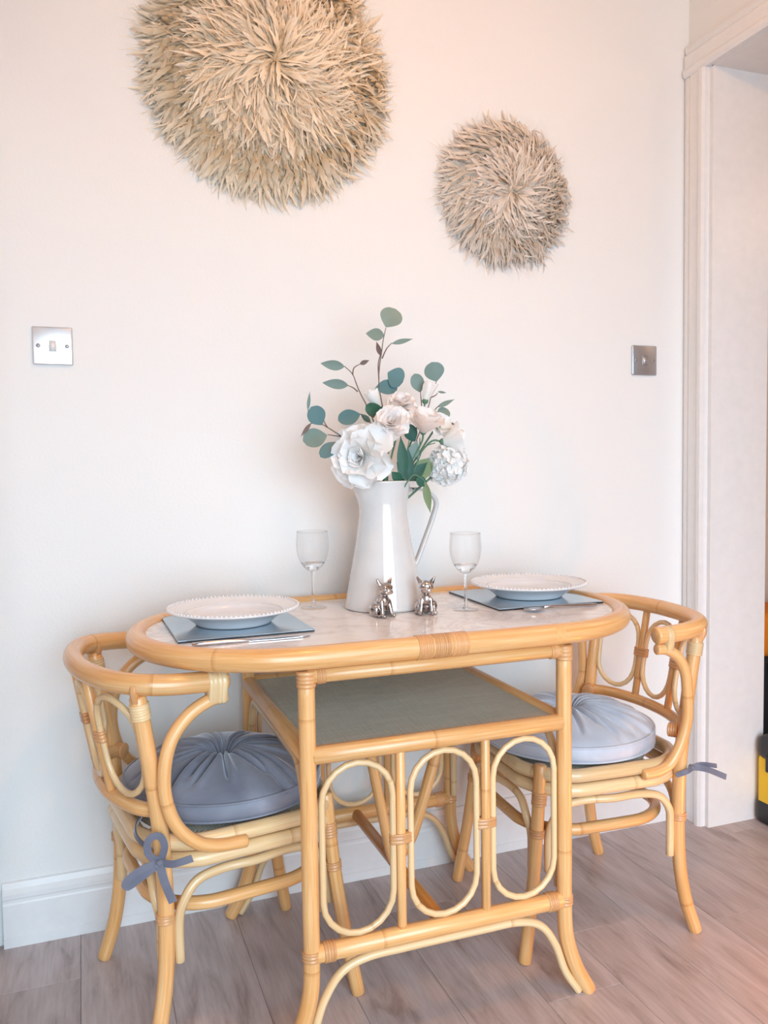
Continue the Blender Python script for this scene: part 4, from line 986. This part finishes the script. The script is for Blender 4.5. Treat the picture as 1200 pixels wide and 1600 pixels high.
feather_disc('feather_disc', Vector((0.508, 0, 1.808)), 0.192, 0.058, M['feather_grey'], 'smaller round greige feather disc hanging to the right of the large one', 8, 260, 3400, 0.066, 0.55)

# ------------------------------------------------------------------ things in the doorway
yv = empty('tool_case', (1.377, -0.226, 0)); tag(yv, 'yellow and black plastic case standing in the doorway at the right edge', 'case')
def rbox(name, x0, x1, y0, y1, z0, z1, mat, parent, b): return link(name, box_mesh(x0, x1, y0, y1, z0, z1, b, 4), mat, parent)
rbox('base', -0.098, 0.098, -0.11, 0.11, 0.0, 0.075, M['dark'], yv, 0.018)
rbox('body', -0.094, 0.094, -0.105, 0.105, 0.055, 0.205, M['yellow'], yv, 0.012)
rbox('lid', -0.099, 0.099, -0.11, 0.11, 0.190, 0.270, M['dark'], yv, 0.028)
tube('carry_handle', [(-0.05, 0, 0.266), (-0.048, 0, 0.295), (-0.03, 0, 0.305), (0.03, 0, 0.305), (0.048, 0, 0.295), (0.05, 0, 0.266)], 0.008, M['dark'], yv, n=4)
for y in (-0.05, 0.05): box('latch', -0.103, -0.094, y-0.015, y+0.015, 0.165, 0.215, M['dark'], yv, 0.003)
bgx, bgy = 1.86, 0.42
zt, zm, zb = at(1198, 965, x=bgx-0.18).z, at(1198, 1037, x=bgx-0.18).z, at(1198, 1180, x=bgx-0.18).z
bg = empty('rucksack', (bgx, bgy, 0)); tag(bg, 'black and orange bag in the hall beyond the door frame', 'bag')
rbox('bag_body', -0.17, 0.17, -0.11, 0.11, 0.0, zm+0.02, M['black'], bg, 0.06)
rbox('bag_flap', -0.165, 0.165, -0.115, 0.105, zm, zt, M['orange'], bg, 0.03)
tube('strap', [(-0.1, -0.11, zm-0.02), (-0.11, -0.15, zm-0.12), (-0.10, -0.14, zm-0.25), (-0.08, -0.10, zm-0.3)], 0.010, M['black'], bg, n=4)

# ------------------------------------------------------------------ lamps that give the warm light (out of the frame)
pn = empty('pendant_lamp', (0.02, -1.25, ZC)); tag(pn, 'small glass globe pendant lamp on the ceiling', 'lamp')
fp = empty('globe_lamp', (0.93, -1.00, 0)); tag(fp, 'small lamp with a round foot standing on the floor right of the camera', 'lamp')
link('foot', lathe_mesh([(0.07, 0.0), (0.07, 0.012), (0.02, 0.02), (0.008, 0.03), (0.008, 0.07)], 28), M['grey_steel'], fp)
link('canopy', lathe_mesh([(0.05, 0.0), (0.05, -0.012), (0.02, -0.03), (0.008, -0.035)], 24), M['gloss_white'], pn)
tube('cord', [(0, 0, -0.03), (0, 0, -0.09)], 0.003, M['gloss_white'], pn, sides=8)
